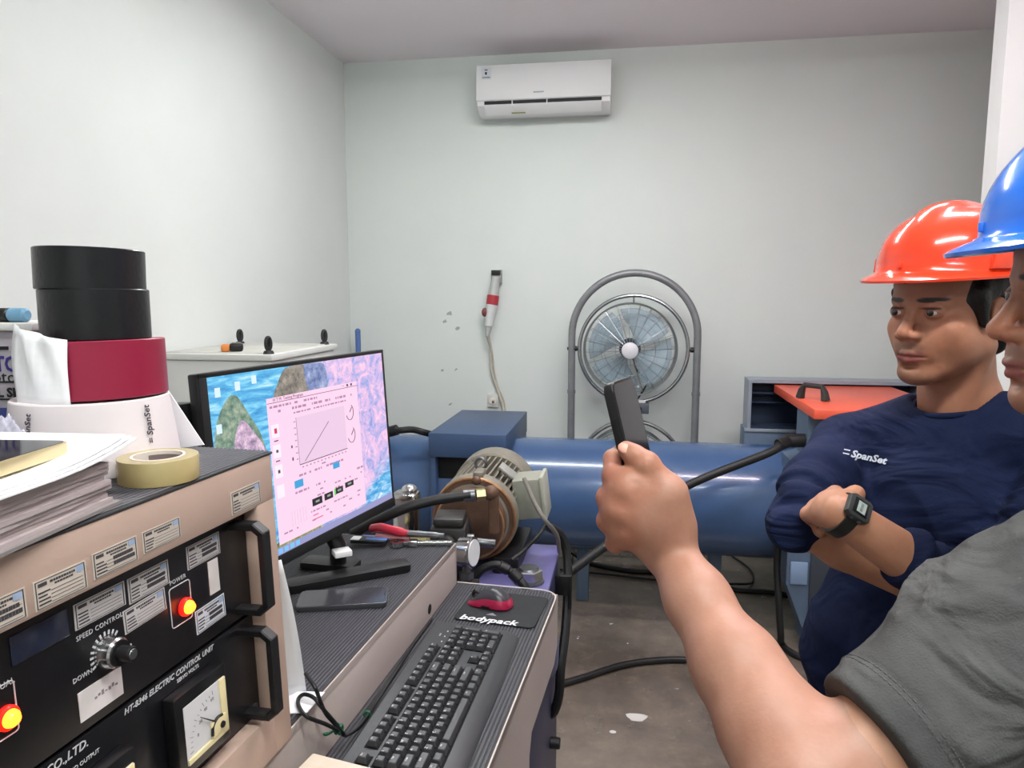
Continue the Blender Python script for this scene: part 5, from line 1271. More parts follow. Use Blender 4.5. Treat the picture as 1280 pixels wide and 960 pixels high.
# ------------------------------------------------------------------ people
m_skin = mat('skin', (190, 140, 112), .48, attr='Col', var=(28, (228, 214, 206), .3), bump=(260, .05), sss=.12)
def lc(c): return np.array(rgb(c)[:3])
def sines(P, seed, n=10, f0=6, f1=30, an=(1, 1, 1)):
    r = np.random.RandomState(seed); out = np.zeros(len(P))
    W = P*np.array(an)
    for i in range(n):
        f = f0*(f1/f0)**(i/(n-1)); d = r.normal(size=3); d /= np.linalg.norm(d)
        out += np.sin(W@d*f+r.uniform(0, 6.28)+1.5*np.sin(W@r.normal(size=3)*f*.25))/(1+i*.35)
    return out/2.2
def ridged(P, d, f, seed, warp=2.2, n0=8, n1=26):
    return (1-np.abs(np.sin(P@np.array(d)*f+warp*sines(P, seed, 6, n0, n1))))**1.6
def paint(V, base, spots):
    """spots: (centre, radii, colour, softness)"""
    C = np.tile(lc(base), (len(V), 1))
    for c, r, col, s in spots:
        d = np.sqrt((((V-np.array(c))/np.array(r))**2).sum(1)); w_ = np.clip((1+s-d)/max(s, 1e-3), 0, 1)[:, None]; w_ = w_*w_*(3-2*w_)
        C = C*(1-w_)+lc(col)*w_
    return C
def make_head(h=.002, base=(174, 122, 97), trap=True):
    F = Field((-.105, -.135, -.245), (.105, .135, .145), h)
    F.ell((0, -.012, .035), (.075, .097, .088), .01)
    F.ell((0, .028, -.036), (.0625, .062, .084), .03)
    F.ell((0, .045, .045), (.060, .048, .050), .02)
    for s in (-1, 1):
        F.cone((s*.050, -.004, -.060), (s*.019, .070, -.104), .021, .014, .028)
        F.ell((s*.043, .058, -.030), (.023, .021, .022), .018)
        F.cone((s*.010, .086, .0165), (s*.040, .074, .0165), .0095, .009, .014)
        F.ell((s*.020, .072, -.058), (.018, .018, .024), .02)
    for s in (-1, 1): F.ell((s*.046, .034, -.052), (.020, .030, .030), .02)
    F.ell((0, .076, -.106), (.022, .018, .016), .02)
    F.ell((0, .083, -.068), (.026, .014, .020), .016)
    for s in (-1, 1): F.ell((s*.0325, .103, -.001), (.0195, .0165, .0115), .009, sub=True)
    F.chain([(0, .086, .012), (0, .097, -.013), (0, .1095, -.034)], [.0074, .0078, .0112], .010, .005)
    for s in (-1, 1):
        F.ell((s*.0135, .0985, -.0395), (.0092, .0115, .0085), .006)
        F.ell((s*.0075, .105, -.0485), (.0042, .0065, .0032), .002, sub=True)
        # lids
        F.ell((s*.0325, .0805, -.0005), (.0142, .0138, .0128), .004)
        F.ell((s*.0325, .099, -.0020), (.0135, .016, .0036), .0016, sub=True)
    F.chain([(-.0255, .0865, -.0735), (-.007, .0975, -.0690), (0, .0980, -.0700), (.007, .0975, -.0690), (.0255, .0865, -.0735)], [.0026, .0044, .0042, .0044, .0026], .004)
    F.chain([(-.023, .0865, -.0765), (0, .0960, -.0800), (.023, .0865, -.0765)], [.0028, .0054, .0028], .004)
    F.chain([(-.028, .0895, -.0742), (0, .1035, -.0746), (.028, .0895, -.0742)], [.0011, .0014, .0011], .002, sub=True)
    F.ell((0, .093, -.0925), (.014, .008, .005), .006, sub=True)
    for s in (-1, 1):
        F.ell((s*.078, -.012, -.010), (.008, .019, .031), .006)
        F.ell((s*.086, -.008, -.010), (.006, .010, .017), .003, sub=True)
    F.cone((0, -.028, -.06), (0, -.042, -.22), .054, .062, .02, side=(1, 0, 0), ratio=1.0)
    F.cone((0, .004, -.115), (0, -.008, -.20), .026, .030, .02)
    for s in (-1, 1):
        F.cone((s*.055, -.02, -.06), (s*.018, .012, -.205), .012, .012, .02)
        if trap: F.cone((0, -.055, -.16), (s*.10, -.055, -.232), .042, .034, .03)
    V, Q = F.mesh(); V = relax(V, Q, 1, .35)
    hair = (34, 27, 25)
    spots = [((0, .0965, -.0690), (.023, .013, .0042), (150, 90, 84), .5), ((0, .095, -.0795), (.020, .013, .0052), (164, 98, 92), .5),
             ((0, .105, -.0595), (.024, .02, .0055), (150, 108, 88), .9), ((0, .108, -.036), (.014, .016, .012), (202, 138, 110), 1.0),
             ((0, .08, -.112), (.026, .03, .012), (168, 122, 98), 1.0)]
    for s in (-1, 1):
        spots += [((s*.026, .092, .0185), (.0125, .02, .0034), hair, .45), ((s*.040, .080, .0200), (.0110, .02, .0028), hair, .5), ((s*.0325, .092, .0052), (.0135, .010, .0016), (70, 48, 42), .8),
                  ((s*.05, .055, -.03), (.02, .03, .02), (200, 140, 112), 1.0)]
    return V, Q, paint(V, base, spots)
def place(V, O, f, pitch=0.0, roll=0.0):
    f = Vector(f).normalized(); x = f.cross(ZZ).normalized(); M = frame(O, x, f, ZZ) @ Matrix.Rotation(pitch, 4, 'X') @ Matrix.Rotation(roll, 4, 'Y')
    A = np.array(M); return V@A[:3, :3].T+A[:3, 3], M
def make_eyes(M, parent):
    mw = mat('eye_white', (214, 208, 204), .12, coat=.5); mi = mat('eye_iris', (30, 20, 16), .1, coat=.6); 
    for s in (-1, 1):
        e = obj('eye', MB(M).sphere((s*.0325, .0805, -.0008), .0126, 20, 14), mw, parent, 80)
        g = Vector((0.02, 1, -.04)).normalized(); c = Vector((s*.0325, .0805, -.0008))
        b = MB(M); L = frame(c, Vector((1, 0, 0)), Vector((0, 0, 1)).cross(Vector((1, 0, 0))).normalized(), Vector((0, 0, 1))) if False else Matrix.Translation(c)
        q = g.to_track_quat('Z', 'Y').to_matrix().to_4x4(); q.translation = c
        b.lathe([(.0064, .0109), (.0060, .0116), (.004, .0124), (0, .0130)], 20, q); obj('iris', b, mi, e, 80)
def make_hair(M, parent):
    F = Field((-.11, -.14, -.12), (.11, .13, .14), .003)
    F.ell((0, -.016, .032), (.0815, .101, .092), .01)
    F.ell((0, -.075, -.045), (.06, .030, .045), .02)
    for s in (-1, 1): F.cone((s*.074, .030, .03), (s*.073, .018, -.022), .012, .006, .012)
    F.ell((0, .090, -.055), (.10, .088, .098), .004, sub=True)
    for s in (-1, 1): F.ell((s*.085, -.010, -.012), (.03, .023, .036), .003, sub=True)
    F.cone((.012, .088, .050), (.048, .066, .044), .007, .007, .006)
    F.half((0, 0, -.085), (0, 0, -1))
    V, Q = F.mesh(); V = V+vnormals(V, Q)*(sines(V, 3, 10, 120, 500, (1, 1, .35))*.0012)[:, None]
    A = np.array(M); V = V@A[:3, :3].T+A[:3, 3]
    return npmesh('hair', [(V, Q)], mat('hair_black', (22, 19, 19), .5, bump=(300, .4)), parent)
def make_helmet(name, M, m, label, slot_side=1):
    """hard hat in head coordinates"""
    t = thing(name, M @ Vector((0, 0, .05)), label, 'helmet')
    nu, nd = 72, 16; ax_, ay_ = .111, .133; cy = -.006; z0 = .064; hz_ = .108
    def brim(a):   # a = angle, 0 = front
        fr = max(0, math.cos(a)); bk = max(0, -math.cos(a)); return .010+.022*fr**1.6+.010*bk**2
    def crest(x, y, k): return (.0105*math.exp(-(x/.020)**4)*max(0, min(1, (k-.06)/.25))*max(0, min(1, (.115-y)/.05)))+.0045*math.exp(-((abs(x)-.052)/.010)**2)*max(0, min(1, (k-.25)/.3))*max(0, min(1, (.03-y)/.06))
    vs = [(0, cy, z0+hz_+.0105)]; rowsN = []
    for j in range(1, nd+1):
        s = PI/2*j/nd
        for i in range(nu):
            a = 2*PI*i/nu; c = math.sin(s)**.92; k = math.cos(s)**.86 if j < nd else 0
            x = ax_*c*math.sin(a); y = cy+ay_*c*math.cos(a); z = z0+hz_*k+crest(x, y, k); vs.append((x, y, z))
    out = 5
    for q in range(1, out+1):
        f = q/out
        for i in range(nu):
            a = 2*PI*i/nu; b_ = brim(a)*f; fr = max(0, math.cos(a))
            x = (ax_+b_)*math.sin(a); y = cy+(ay_+b_)*math.cos(a); z = z0-.003-.003*f*fr-.007*f*f*fr-.003*f; vs.append((x, y, z))
    # rolled lip and underside
    for i in range(nu):
        a = 2*PI*i/nu; b_ = brim(a); fr = max(0, math.cos(a)); x = (ax_+b_-.001)*math.sin(a); y = cy+(ay_+b_-.001)*math.cos(a); vs.append((x, y, z0-.006-.010*fr-.004))
    for i in range(nu):
        a = 2*PI*i/nu; vs.append(((ax_-.004)*math.sin(a), cy+(ay_-.004)*math.cos(a), z0-.009))
    for i in range(nu):
        a = 2*PI*i/nu; vs.append(((ax_-.010)*.8*math.sin(a), cy+(ay_-.01)*.8*math.cos(a), z0+.05))
    fs = [(0, 1+i, 1+(i+1) % nu) for i in range(nu)]
    R = nd+out+3
    for j in range(R-1):
        for i in range(nu): fs.append((1+j*nu+i, 1+(j+1)*nu+i, 1+(j+1)*nu+(i+1) % nu, 1+j*nu+(i+1) % nu))
    obj('shell', MB(M).add(vs, fs), m, t, 55)
    for s in (-1, 1):
        b = MB(M); L = Matrix.Translation((s*(ax_-.003), .038, z0+.013)) @ Matrix.Rotation(s*.26, 4, 'Z')
        b.prism([(-.020, -.012), (.020, -.012), (.014, .012), (-.014, .012)], -.004, .0045, .0015, L @ Matrix(((0, 0, 1, 0), (1, 0, 0, 0), (0, 1, 0, 0), (0, 0, 0, 1))))
        obj('side_slot', b, m, t)
    b = MB(M); b.box(-.004, .004, cy+ay_-.004, cy+ay_+.003, z0+.004, z0+.014, .0015); obj('front_tab', b, m, t)
    hb = MB(M); hb.tube([((ax_-.022)*math.sin(a), cy+(ay_-.026)*math.cos(a), z0-.004) for a in [2*PI*i/40 for i in range(40)]], .006, 8, closed=True); obj('headband', hb, m_black_pl, t)
    return t
def simple_hand(F, W, d, nrm, side, k=.006, curl=.5):
    """W wrist, d direction to the fingers, nrm = back of hand, side = toward the thumb (unit vectors)"""
    W, d, nrm, side = Vector(W), Vector(d).normalized(), Vector(nrm).normalized(), Vector(side).normalized()
    for i, (o, L) in enumerate(((.028, .085), (.009, .090), (-.010, .086), (-.028, .076))):
        m = W+d*L*.95+side*o; F.cone(W+side*o*.5, m, .015, .012, .012)
        p = m+d*.030*math.cos(curl*.6)-nrm*.030*math.sin(curl*.6); q = p+d*.022*math.cos(curl*1.6)-nrm*.022*math.sin(curl*1.6); r = q+d*.016*math.cos(curl*2.4)-nrm*.016*math.sin(curl*2.4)
        F.chain([m, p, q, r], [.0105, .0092, .0084, .0075], k, .003)
    F.chain([W+side*.02+d*.015, W+side*.045+d*.045-nrm*.008, W+side*.05+d*.072-nrm*.016, W+side*.044+d*.094-nrm*.022], [.016, .0135, .0115, .0095], .01, .004)

# ================================================================== man in the navy shirt, arms crossed
phi = math.radians(66)
f1 = -math.sin(phi)*R_-math.cos(phi)*FH
Oh = at(1143, 387, 1.20)-f1*.086
V, Q, Ccol = make_head()
Vh, M1 = place(V, Oh, f1, math.radians(-2), 0)
fb = (-math.sin(math.radians(45))*R_-math.cos(math.radians(45))*FH)
RS, LS = at(1050, 558, 1.384), at(1365, 560, 1.118)
sh = (LS-RS).normalized(); mid = (LS+RS)/2
EL_R, EL_L = at(1000, 652, 1.19), at(1231, 765, 1.05)
WR_R, WR_L = at(1160, 738, 1.14), at(1050, 642, 1.05)
HL_R, HL_L = at(1215, 752, 1.12), at(1028, 630, 1.13)
waist = at(1130, 815, 1.275); hip = at(1130, 930, 1.285)
chest = mid-ZZ*.13
body1 = thing('person', (hip.x, hip.y, 0), 'man in navy long sleeved shirt and red hard hat standing with crossed arms', 'person')
lo = np.min([np.array(p) for p in (RS, LS, EL_R, EL_L, hip, waist, HL_R, HL_L)], axis=0)-.16; hi = np.max([np.array(p) for p in (RS, LS, EL_R, EL_L, HL_R)], axis=0)+.16
hi[2] = mid.z+.10; lo[2] = hip.z-.1
F = Field(lo, hi, .004)
F.cone(chest, waist, .092, .085, .03, side=sh, ratio=1.55); F.cone(waist, hip, .085, .09, .03, side=sh, ratio=1.6)
F.cone(RS+sh*.03, LS-sh*.03, .05, .05, .03); nb_ = Vh[np.argmin(Vh[:, 2])]; 
F.cone(Oh-ZZ*.2-f1*.04, mid-ZZ*.05, .056, .07, .03)
F.cone(RS, EL_R, .044, .036, .02); F.cone(LS, EL_L, .044, .036, .02)
F.chain([EL_R, EL_R.lerp(WR_R, .35), WR_R], [.036, .0395, .0285], .012, .01)
F.chain([EL_L, EL_L.lerp(WR_L, .45), WR_L], [.036, .0375, .0285], .012, .01)
simple_hand(F, WR_R, HL_R-WR_R, -fb, ZZ, curl=.4)
simple_hand(F, WR_L+(HL_L-WR_L)*.1, (HL_L-WR_L), (ZZ*.8-R_*.6), (R_*.8+ZZ*.6), curl=1.5)
F.ell(WR_L.lerp(HL_L, .45), (.028, .024, .028), .015)
Vb, Qb = F.mesh(); Vb = relax(Vb, Qb, 2, .4)
Cb = paint(Vb, (188, 138, 110), [])
skin1 = npmesh('body', [(Vh, Q), (Vb, Qb)], m_skin, body1, [Ccol, Cb])
make_eyes(M1, body1); make_hair(M1, body1)
# shirt
lo2 = lo-.03; hi2 = hi+.03
F = Field(lo2, hi2, .0045)
lw = (waist-hip).normalized()
F.cone(chest+ZZ*.02, waist, .108, .112, .03, side=sh, ratio=1.50); F.cone(waist, hip, .112, .112, .03, side=sh, ratio=1.52)
F.ell(chest+fb*.035, (.15, .10, .13), .04, rot=frame((0, 0, 0), sh, fb, ZZ).to_3x3())
F.cone(RS+sh*.02+ZZ*.004, LS-sh*.02+ZZ*.004, .056, .056, .035)
for S in (RS, LS): F.cone(S.lerp(mid, .1), (Oh-ZZ*.185-f1*.045).lerp(S, .35), .058, .058, .03)
nbse = Oh-ZZ*.175-f1*.035
F.cone(nbse-ZZ*.03, mid-ZZ*.06, .066, .09, .03)
er = (WR_R-EL_R).normalized(); el = (WR_L-EL_L).normalized()
F.chain([RS, RS.lerp(EL_R, .5), EL_R-er*.004], [.060, .063, .050], .018); F.cone(EL_R, EL_R+er*.012, .051, .048, .010)
F.cone(LS, EL_L, .060, .054, .018); F.cone(EL_L, EL_L+el*.125, .052, .0465, .010)
# neck opening
F.cone(nbse+ZZ*.06+f1*.012, nbse-ZZ*.004+f1*.004, .072, .062, .006, sub=True)
hem = hip-ZZ*.015
F.half(hem, (0, 0, -1), .004)
# sleeve ends cut square
for (p, d, r) in ((EL_R+er*.034, er, .06), (EL_L+el*.150, el, .055)):
    F.cone(p+d*.0, p+d*.03, .001, .001, .001, sub=True)
Vs, Qs = F.mesh()
N = vnormals(Vs, Qs)
def segco(P, a, b):
    a = np.array(a); b = np.array(b); ab = b-a; t_ = ((P-a)@ab)/(ab@ab); d = np.linalg.norm(P-a-np.clip(t_, 0, 1)[:, None]*ab, axis=1); return t_, d
disp = sines(Vs, 21, 8, 9, 40, (1, 1, .45))*.0042
fo_ = (Vs-np.array(mid))@np.array((R_*.62+ZZ*.62-FH*.3)); up_ = np.clip((Vs[:, 2]-waist.z)/.15, 0, 1)*np.clip((mid.z+.01-Vs[:, 2])/.08, 0, 1)
disp += up_*.0050*np.sin(fo_*62+3.4*sines(Vs, 44, 6, 7, 22))
low_ = np.clip((waist.z+.08-Vs[:, 2])/.1, 0, 1); disp += low_*.004*np.sin((Vs@np.array(ZZ))*60+(Vs@np.array(R_))*25+3*sines(Vs, 45, 6, 7, 22))
for (a, b, w0, w1, fr, amp) in ((RS, EL_R, .45, 1.15, 7, .0050), (LS, EL_L, .3, 1.0, 6, .004), (EL_L, EL_L+el*.15, -.1, 1.1, 3.6, .0045)):
    t_, d = segco(Vs, a, b); wgt = np.clip((t_-w0)/.2, 0, 1)*np.clip((w1-t_)/.1, 0, 1)*np.clip((.085-d)/.02, 0, 1)
    disp += wgt*amp*np.sin(t_*fr*2*PI/1.6+3.2*sines(Vs, 5, 6, 9, 30))
arm_ = np.zeros(len(Vs))
for (a, b, w0, w1) in ((RS, EL_R, .55, 1.3), (LS, EL_L, .2, 1.1), (EL_L, EL_L+el*.15, -.2, 1.05)):
    t_, d = segco(Vs, a, b); dirn_ = (Vector(b)-Vector(a)).normalized()
    arm_ += np.clip((t_-w0)/.15, 0, 1)*np.clip((w1-t_)/.1, 0, 1)*np.clip((.085-d)/.02, 0, 1)*.0055*(ridged(Vs, dirn_+ZZ*.15, 95, 61, 1.6)-.4)
disp += arm_
chest_ = np.clip((Vs[:, 2]-waist.z+.05)/.1, 0, 1)*np.clip((mid.z+.02-Vs[:, 2])/.06, 0, 1)
disp += chest_*.005*(ridged(Vs, R_*.7+ZZ*.5, 30, 63, 2.6)-.4)
Vs = relax(Vs, Qs, 1, .3)+N*disp[:, None]
Vs = relax(Vs, Qs, 1, .3)
m_navy_s = mat('shirt_navy', (22, 32, 64), .85, var=(9, (18, 27, 54), .3), bump=(420, .18), spec=.2, wrinkle=(6, .8, (1, 1, 1.9), (.6, .3, 0)))
shirt1 = npmesh('shirt', [(Vs, Qs)], m_navy_s, body1)
# collar ring
cn_ = MB(); cpt = []
for i in range(40):
    a = 2*PI*i/40; x_ = f1.cross(ZZ); c_ = nbse+f1*.004+ZZ*.004
    cpt.append(c_+x_*.0635*math.cos(a)+f1*.0640*math.sin(a)+ZZ*(-.012*math.sin(a)+.004*abs(math.cos(a))))
cn_.tube(cpt, .0062, 8, closed=True); obj('collar', cn_, m_navy_s, body1, 60)
from mathutils.bvhtree import BVHTree
def drape(mb, V, Q, view, off=.0012):
    """push text vertices along the view direction on to a surface"""
    bv = BVHTree.FromPolygons([tuple(p) for p in V], [tuple(q) for q in Q]); out = []
    for p in mb.v:
        d = (p-view).normalized(); hit = bv.ray_cast(view, d)
        out.append(hit[0]-d*off if hit[0] is not None else p)
    mb.v = out; return mb
lp = at(1082, 571, 1.12); ld = (R_-ZZ*.22).normalized(); lu = (ZZ+R_*.22).normalized(); LFm = frame(lp, ld, lu, ld.cross(lu))
tx = text_mb('SpanSet', .0155, LFm @ Matrix.Translation((.005, 0, 0)), depth=.00002, shear=.15, bold=.0005, sx=1.15)
tx.add([(LFm @ Vector(q)) for q in ((-.036, .0035, 0), (-.026, .0035, 0), (-.026, .0052, 0), (-.036, .0052, 0))], [(0, 1, 2, 3)])
tx.add([(LFm @ Vector(q)) for q in ((-.036, -.0025, 0), (-.026, -.0025, 0), (-.026, -.0008, 0), (-.036, -.0008, 0))], [(0, 1, 2, 3)])
drape(tx, Vs, Qs, CP, .003)
obj('chest_logo', tx, mat('logo_white', (206, 212, 222), .7), shirt1, 0)
# trousers and shoes
F = Field((hip.x-.32, hip.y-.28, .03), (hip.x+.32, hip.y+.28, hip.z+.09), .008)
F.cone(hip+ZZ*.05, hip-ZZ*.06, .10, .105, .03, side=sh, ratio=1.45)
feet1 = []
for s in (-1, 1):
    h0 = hip+sh*s*.085-ZZ*.06; kn = h0-ZZ*.40+fb*.02+sh*s*.015; an = Vector((h0.x+sh.x*s*.03, h0.y+sh.y*s*.03, .09)); F.chain([h0, kn, an], [.092, .066, .058], .04, .02); feet1.append(an)
Vt, Qt = F.mesh(); Vt = Vt+vnormals(Vt, Qt)*(sines(Vt, 8, 8, 8, 40, (1, 1, .6))*.004)[:, None]
npmesh('trousers', [(Vt, Qt)], mat('trousers_navy', (28, 32, 46), .85, bump=(300, .2)), body1)
def shoe(an, f, parent):
    F = Field((an.x-.22, an.y-.22, 0.0), (an.x+.22, an.y+.22, .16), .006)
    F.ell(Vector((an.x, an.y, .055))+f*.0, (.045, .045, .06), .02); F.cone(Vector((an.x, an.y, .04))-f*.03, Vector((an.x, an.y, .035))+f*.15, .042, .036, .02); F.half((0, 0, .004), (0, 0, -1), .003)
    V_, Q_ = F.mesh(); npmesh('shoe', [(V_, Q_)], m_black_rub, parent)
for a_ in feet1: shoe(a_, fb, body1)
make_helmet('hard_hat', M1 @ Matrix.Rotation(math.radians(1.5), 4, 'X'), mat('helmet_red', (230, 66, 34), .2, coat=.6), 'red hard hat worn by the man with crossed arms')
# wrist watch
t = thing('wrist_watch', WR_L, 'black digital wrist watch on the crossed left wrist', 'watch')
wa = (EL_L-WR_L).normalized(); wc_ = WR_L+wa*.004; uw0 = -F_*.7+ZZ*.75-R_*.25
upw = (uw0-wa*uw0.dot(wa)).normalized(); sdw = upw.cross(wa)
WM = frame(wc_, sdw, wa, upw)
ring = [(.0335*math.cos(a), .0335*math.sin(a)) for a in [2*PI*i/36 for i in range(36)]]
b = MB(WM); b.lathe([(.0300, -.009), (.0335, -.009), (.0335, .009), (.0300, .009)], 36, Matrix(((1, 0, 0, 0), (0, 0, 1, 0), (0, 1, 0, 0), (0, 0, 0, 1))), closed=True); obj('strap', b, mat('strap_black', (24, 25, 26), .5), t)
b = MB(WM); b.prism([(-.014, -.018), (.014, -.018), (.018, -.012), (.018, .012), (.014, .018), (-.014, .018), (-.018, .012), (-.018, -.012)], .028, .039, .0015); obj('case', b, mat('watch_case', (58, 60, 60), .4), t)
b = MB(WM); b.box(-.0125, .0125, -.0115, .0115, .0385, .0398, .0004); obj('bezel', b, mat('watch_bezel', (22, 24, 26), .25), t)
b = MB(WM); b.box(-.009, .009, -.006, .0075, .0396, .0403); obj('display', b, mat('watch_lcd', (172, 184, 178), .2), t)
obj('display_digits', text_mb('10:58', .0062, WM @ Matrix.Translation((0, .0008, .0405)) @ Matrix.Rotation(math.radians(180), 4, 'Z'), depth=.00003), m_ink, t, 0)
b = MB(WM); b.box(-.0205, -.017, -.008, -.004, .031, .035).box(-.0205, -.017, .004, .008, .031, .035).box(.017, .0205, -.008, -.004, .031, .035).box(.017, .0205, .004, .008, .031, .035); obj('buttons', b, m_steel, t)

# ================================================================== man in the grey shirt holding a phone
phi2 = math.radians(106)
f2 = -math.sin(phi2)*R_-math.cos(phi2)*FH
Oh2 = at(1231, 410, .75)-f2*.1205+ZZ*.037
Vn, Qn, Cn = make_head(trap=False)
V2, M2 = place(Vn, Oh2, f2, math.radians(-2), 0)
SH_L = at(1399, 722, .64); right2 = f2.cross(ZZ)
fbb = -math.sin(math.radians(120))*R_-math.cos(math.radians(120))*FH; right2 = fbb.cross(ZZ)
mid2 = SH_L+right2*.17-fbb*.09+ZZ*.005; SH_R = mid2+right2*.17-fbb*.01-ZZ*.02
EB = at(1010, 992, .588); WR = at(838, 690, .800)
body2 = thing('person', (mid2.x, mid2.y, 0), 'man in a grey work shirt and blue hard hat holding up a phone', 'person')
hip2 = Vector((mid2.x-f2.x*.02, mid2.y-f2.y*.02, .90)); waist2 = hip2+ZZ*.14; chest2 = mid2-ZZ*.12
sh2 = (SH_L-SH_R).normalized()
# upper body and arm core
pts_ = [np.array(p) for p in (SH_L, SH_R, EB, WR, hip2)]
lo = np.min(pts_, axis=0)-.16; hi = np.max(pts_, axis=0)+.16; hi[2] = Oh2.z-.10; lo[2] = hip2.z-.06
EB_R = SH_R-ZZ*.28-f2*.03; WR_R2 = EB_R-ZZ*.16+f2*.17
lo = np.minimum(lo, np.array(WR_R2)-.16); hi = np.maximum(hi, np.array(EB_R)+.1); hi[2] = Oh2.z-.10
F = Field(lo, hi, .005)
F.cone(chest2, waist2, .095, .09, .03, side=sh2, ratio=1.5); F.cone(waist2, hip2, .09, .09, .03, side=sh2, ratio=1.55)
F.cone(SH_R, SH_L, .05, .05, .03); F.cone(Oh2-ZZ*.2-f2*.04, mid2-ZZ*.05, .056, .07, .03)
F.cone(SH_L, EB, .046, .044, .02); F.cone(SH_R, EB_R, .052, .044, .02); F.chain([EB_R, WR_R2], [.042, .028], .015)
simple_hand(F, WR_R2, (WR_R2-EB_R), right2, ZZ, curl=.6)
Vc, Qc = F.mesh()
# forearm and hand in detail
a0 = np.minimum(np.array(EB), np.array(WR))-.12; a1 = np.maximum(np.array(EB), np.array(WR))+.17
F = Field(a0, a1, .0022)
fd_ = (WR-EB).normalized()
F.cone(SH_L.lerp(EB, .55), EB, .044, .044, .01)
F.chain([EB, EB.lerp(WR, .22), EB.lerp(WR, .45), EB.lerp(WR, .75), WR], [.045, .0425, .0385, .0310, .0268], .03, .02)
F.cone(EB.lerp(WR, .08)+(U_*.010+R_*.008), EB.lerp(WR, .42)+(U_*.006+R_*.006), .032, .028, .02)
hp_ = lambda x, y, d: at(x, y, d)
MC = [hp_(800, 601, .783), hp_(781, 612, .780), hp_(773, 638, .783), hp_(778, 664, .790)]
for i, m in enumerate(MC): F.cone(WR.lerp(m, .05), m, .0200, (.0135, .0140, .0135, .0125)[i], .016)
F.ell(hp_(814, 644, .781), (.029, .022, .033), .02)
F.cone(hp_(838, 668, .792), hp_(828, 618, .780), .021, .019, .02)
PIP = [hp_(766, 594, .792), hp_(759, 622, .795), hp_(759, 651, .797), hp_(769, 679, .802)]
DIP = [hp_(765, 573, .812), hp_(771, 606, .822), hp_(772, 633, .824), hp_(780, 661, .826)]
TIP = [hp_(776, 564, .830), hp_(786, 603, .832), hp_(788, 630, .834), hp_(792, 658, .834)]
for i in range(4):
    r = (.0112, .0116, .0112, .0102)[i]
    F.cone(MC[i], PIP[i], (.0130, .0135, .0130, .0120)[i], r, .013)
    F.cone(PIP[i], DIP[i], r, r*.88, .003); F.cone(DIP[i], TIP[i], r*.88, r*.78, .003)
    F.ell(PIP[i], (r*1.06,)*3, .003)
TH_ = [hp_(846, 655, .788), hp_(838, 617, .776), hp_(808, 581, .780), hp_(783, 562, .7935)]
F.chain(TH_, [.0195, .0172, .0135, .0098], .016, .006)
F.ell(hp_(793, 569, .7865), (.0115, .0112, .0112), .006)
F.ell(TH_[2], (.0142, .0142, .0142), .004)
# crease between thumb and hand, tendon hints
F.cone(hp_(793, 603, .762), hp_(812, 606, .756), .0015, .0008, .004, sub=True)
for i in range(1, 4): F.cone(MC[i].lerp(WR, .02)-F_*.012, MC[i].lerp(WR, .55)-F_*.013, .0035, .003, .008)
Vf, Qf = F.mesh(); Vf = relax(Vf, Qf, 1, .35)
Cf = paint(Vf, (176, 132, 112), [(PIP[i], (.018,)*3, (168, 112, 92), 1.0) for i in range(4)]+[(MC[i]-F_*.014, (.014,)*3, (170, 118, 96), 1.0) for i in range(4)]+[(TH_[2], (.018,)*3, (172, 121, 98), 1.0)])
npmesh('body', [(V2, Qn), (Vc, Qc), (Vf, Qf)], m_skin, body2, [Cn, paint(Vc, (196, 146, 118), []), Cf])
make_eyes(M2, body2); make_hair(M2, body2)
# thumb nail
nl = hp_(780, 560, .7840); nx = (TH_[3]-TH_[2]).normalized(); nz = (-F_*.9+U_*.35).normalized(); ny = nz.cross(nx).normalized(); nz = nx.cross(ny)
b = MB(frame(nl, nx, ny, nz)); b.sphere((0, 0, 0), (.0072, .0058, .0016), 16, 8); obj('thumb_nail', b, mat('nail', (206, 150, 130), .3), body2, 60)
# held phone
Bx = (R_*.46+F_*.87+U_*.12).normalized(); Au = (U_*.97-R_*.20+F_*.04); Au = (Au-Bx*Au.dot(Bx)).normalized(); ns = Au.cross(-Bx).normalized()
if ns.dot(R_) < 0: ns = -ns
T0 = at(764, 479, .806)          # top end of the near long edge, screen side
PT, PWd, PLn = .0115, .076, .160
cen = T0-Au*PLn/2+Bx*PWd/2-ns*PT
t = thing('held_phone', cen-Au*PLn/2, 'black mobile phone held upright in a raised hand', 'phone')
PF2 = frame(cen, Au, ns.cross(Au), ns)
obj('case', MB(PF2).prism(rrect(PLn, PWd, .010), 0, PT, .0018), mat('phone_black', (22, 22, 24), .4), t)
obj('glass', MB(PF2).prism(rrect(PLn-.005, PWd-.005, .008), PT-.0004, PT+.0005), mat('phone_screen_off', (30, 27, 32), .1, spec=.6), t)
yy = ns.cross(Au); sg = 1 if yy.dot(Bx) < 0 else -1
obj('side_key', MB(PF2).box(.015, .040, sg*(PWd/2-.0006), sg*(PWd/2+.0008), PT*.35, PT*.65) if sg > 0 else MB(PF2).box(.015, .040, -PWd/2-.0008, -PWd/2+.0006, PT*.35, PT*.65), m_black_pl, t)
obj('rim', MB(PF2).prism(rrect(PLn-.001, PWd-.001, .010), PT*.30, PT*.42), mat('phone_rim', (70, 70, 74), .3, .6), t)
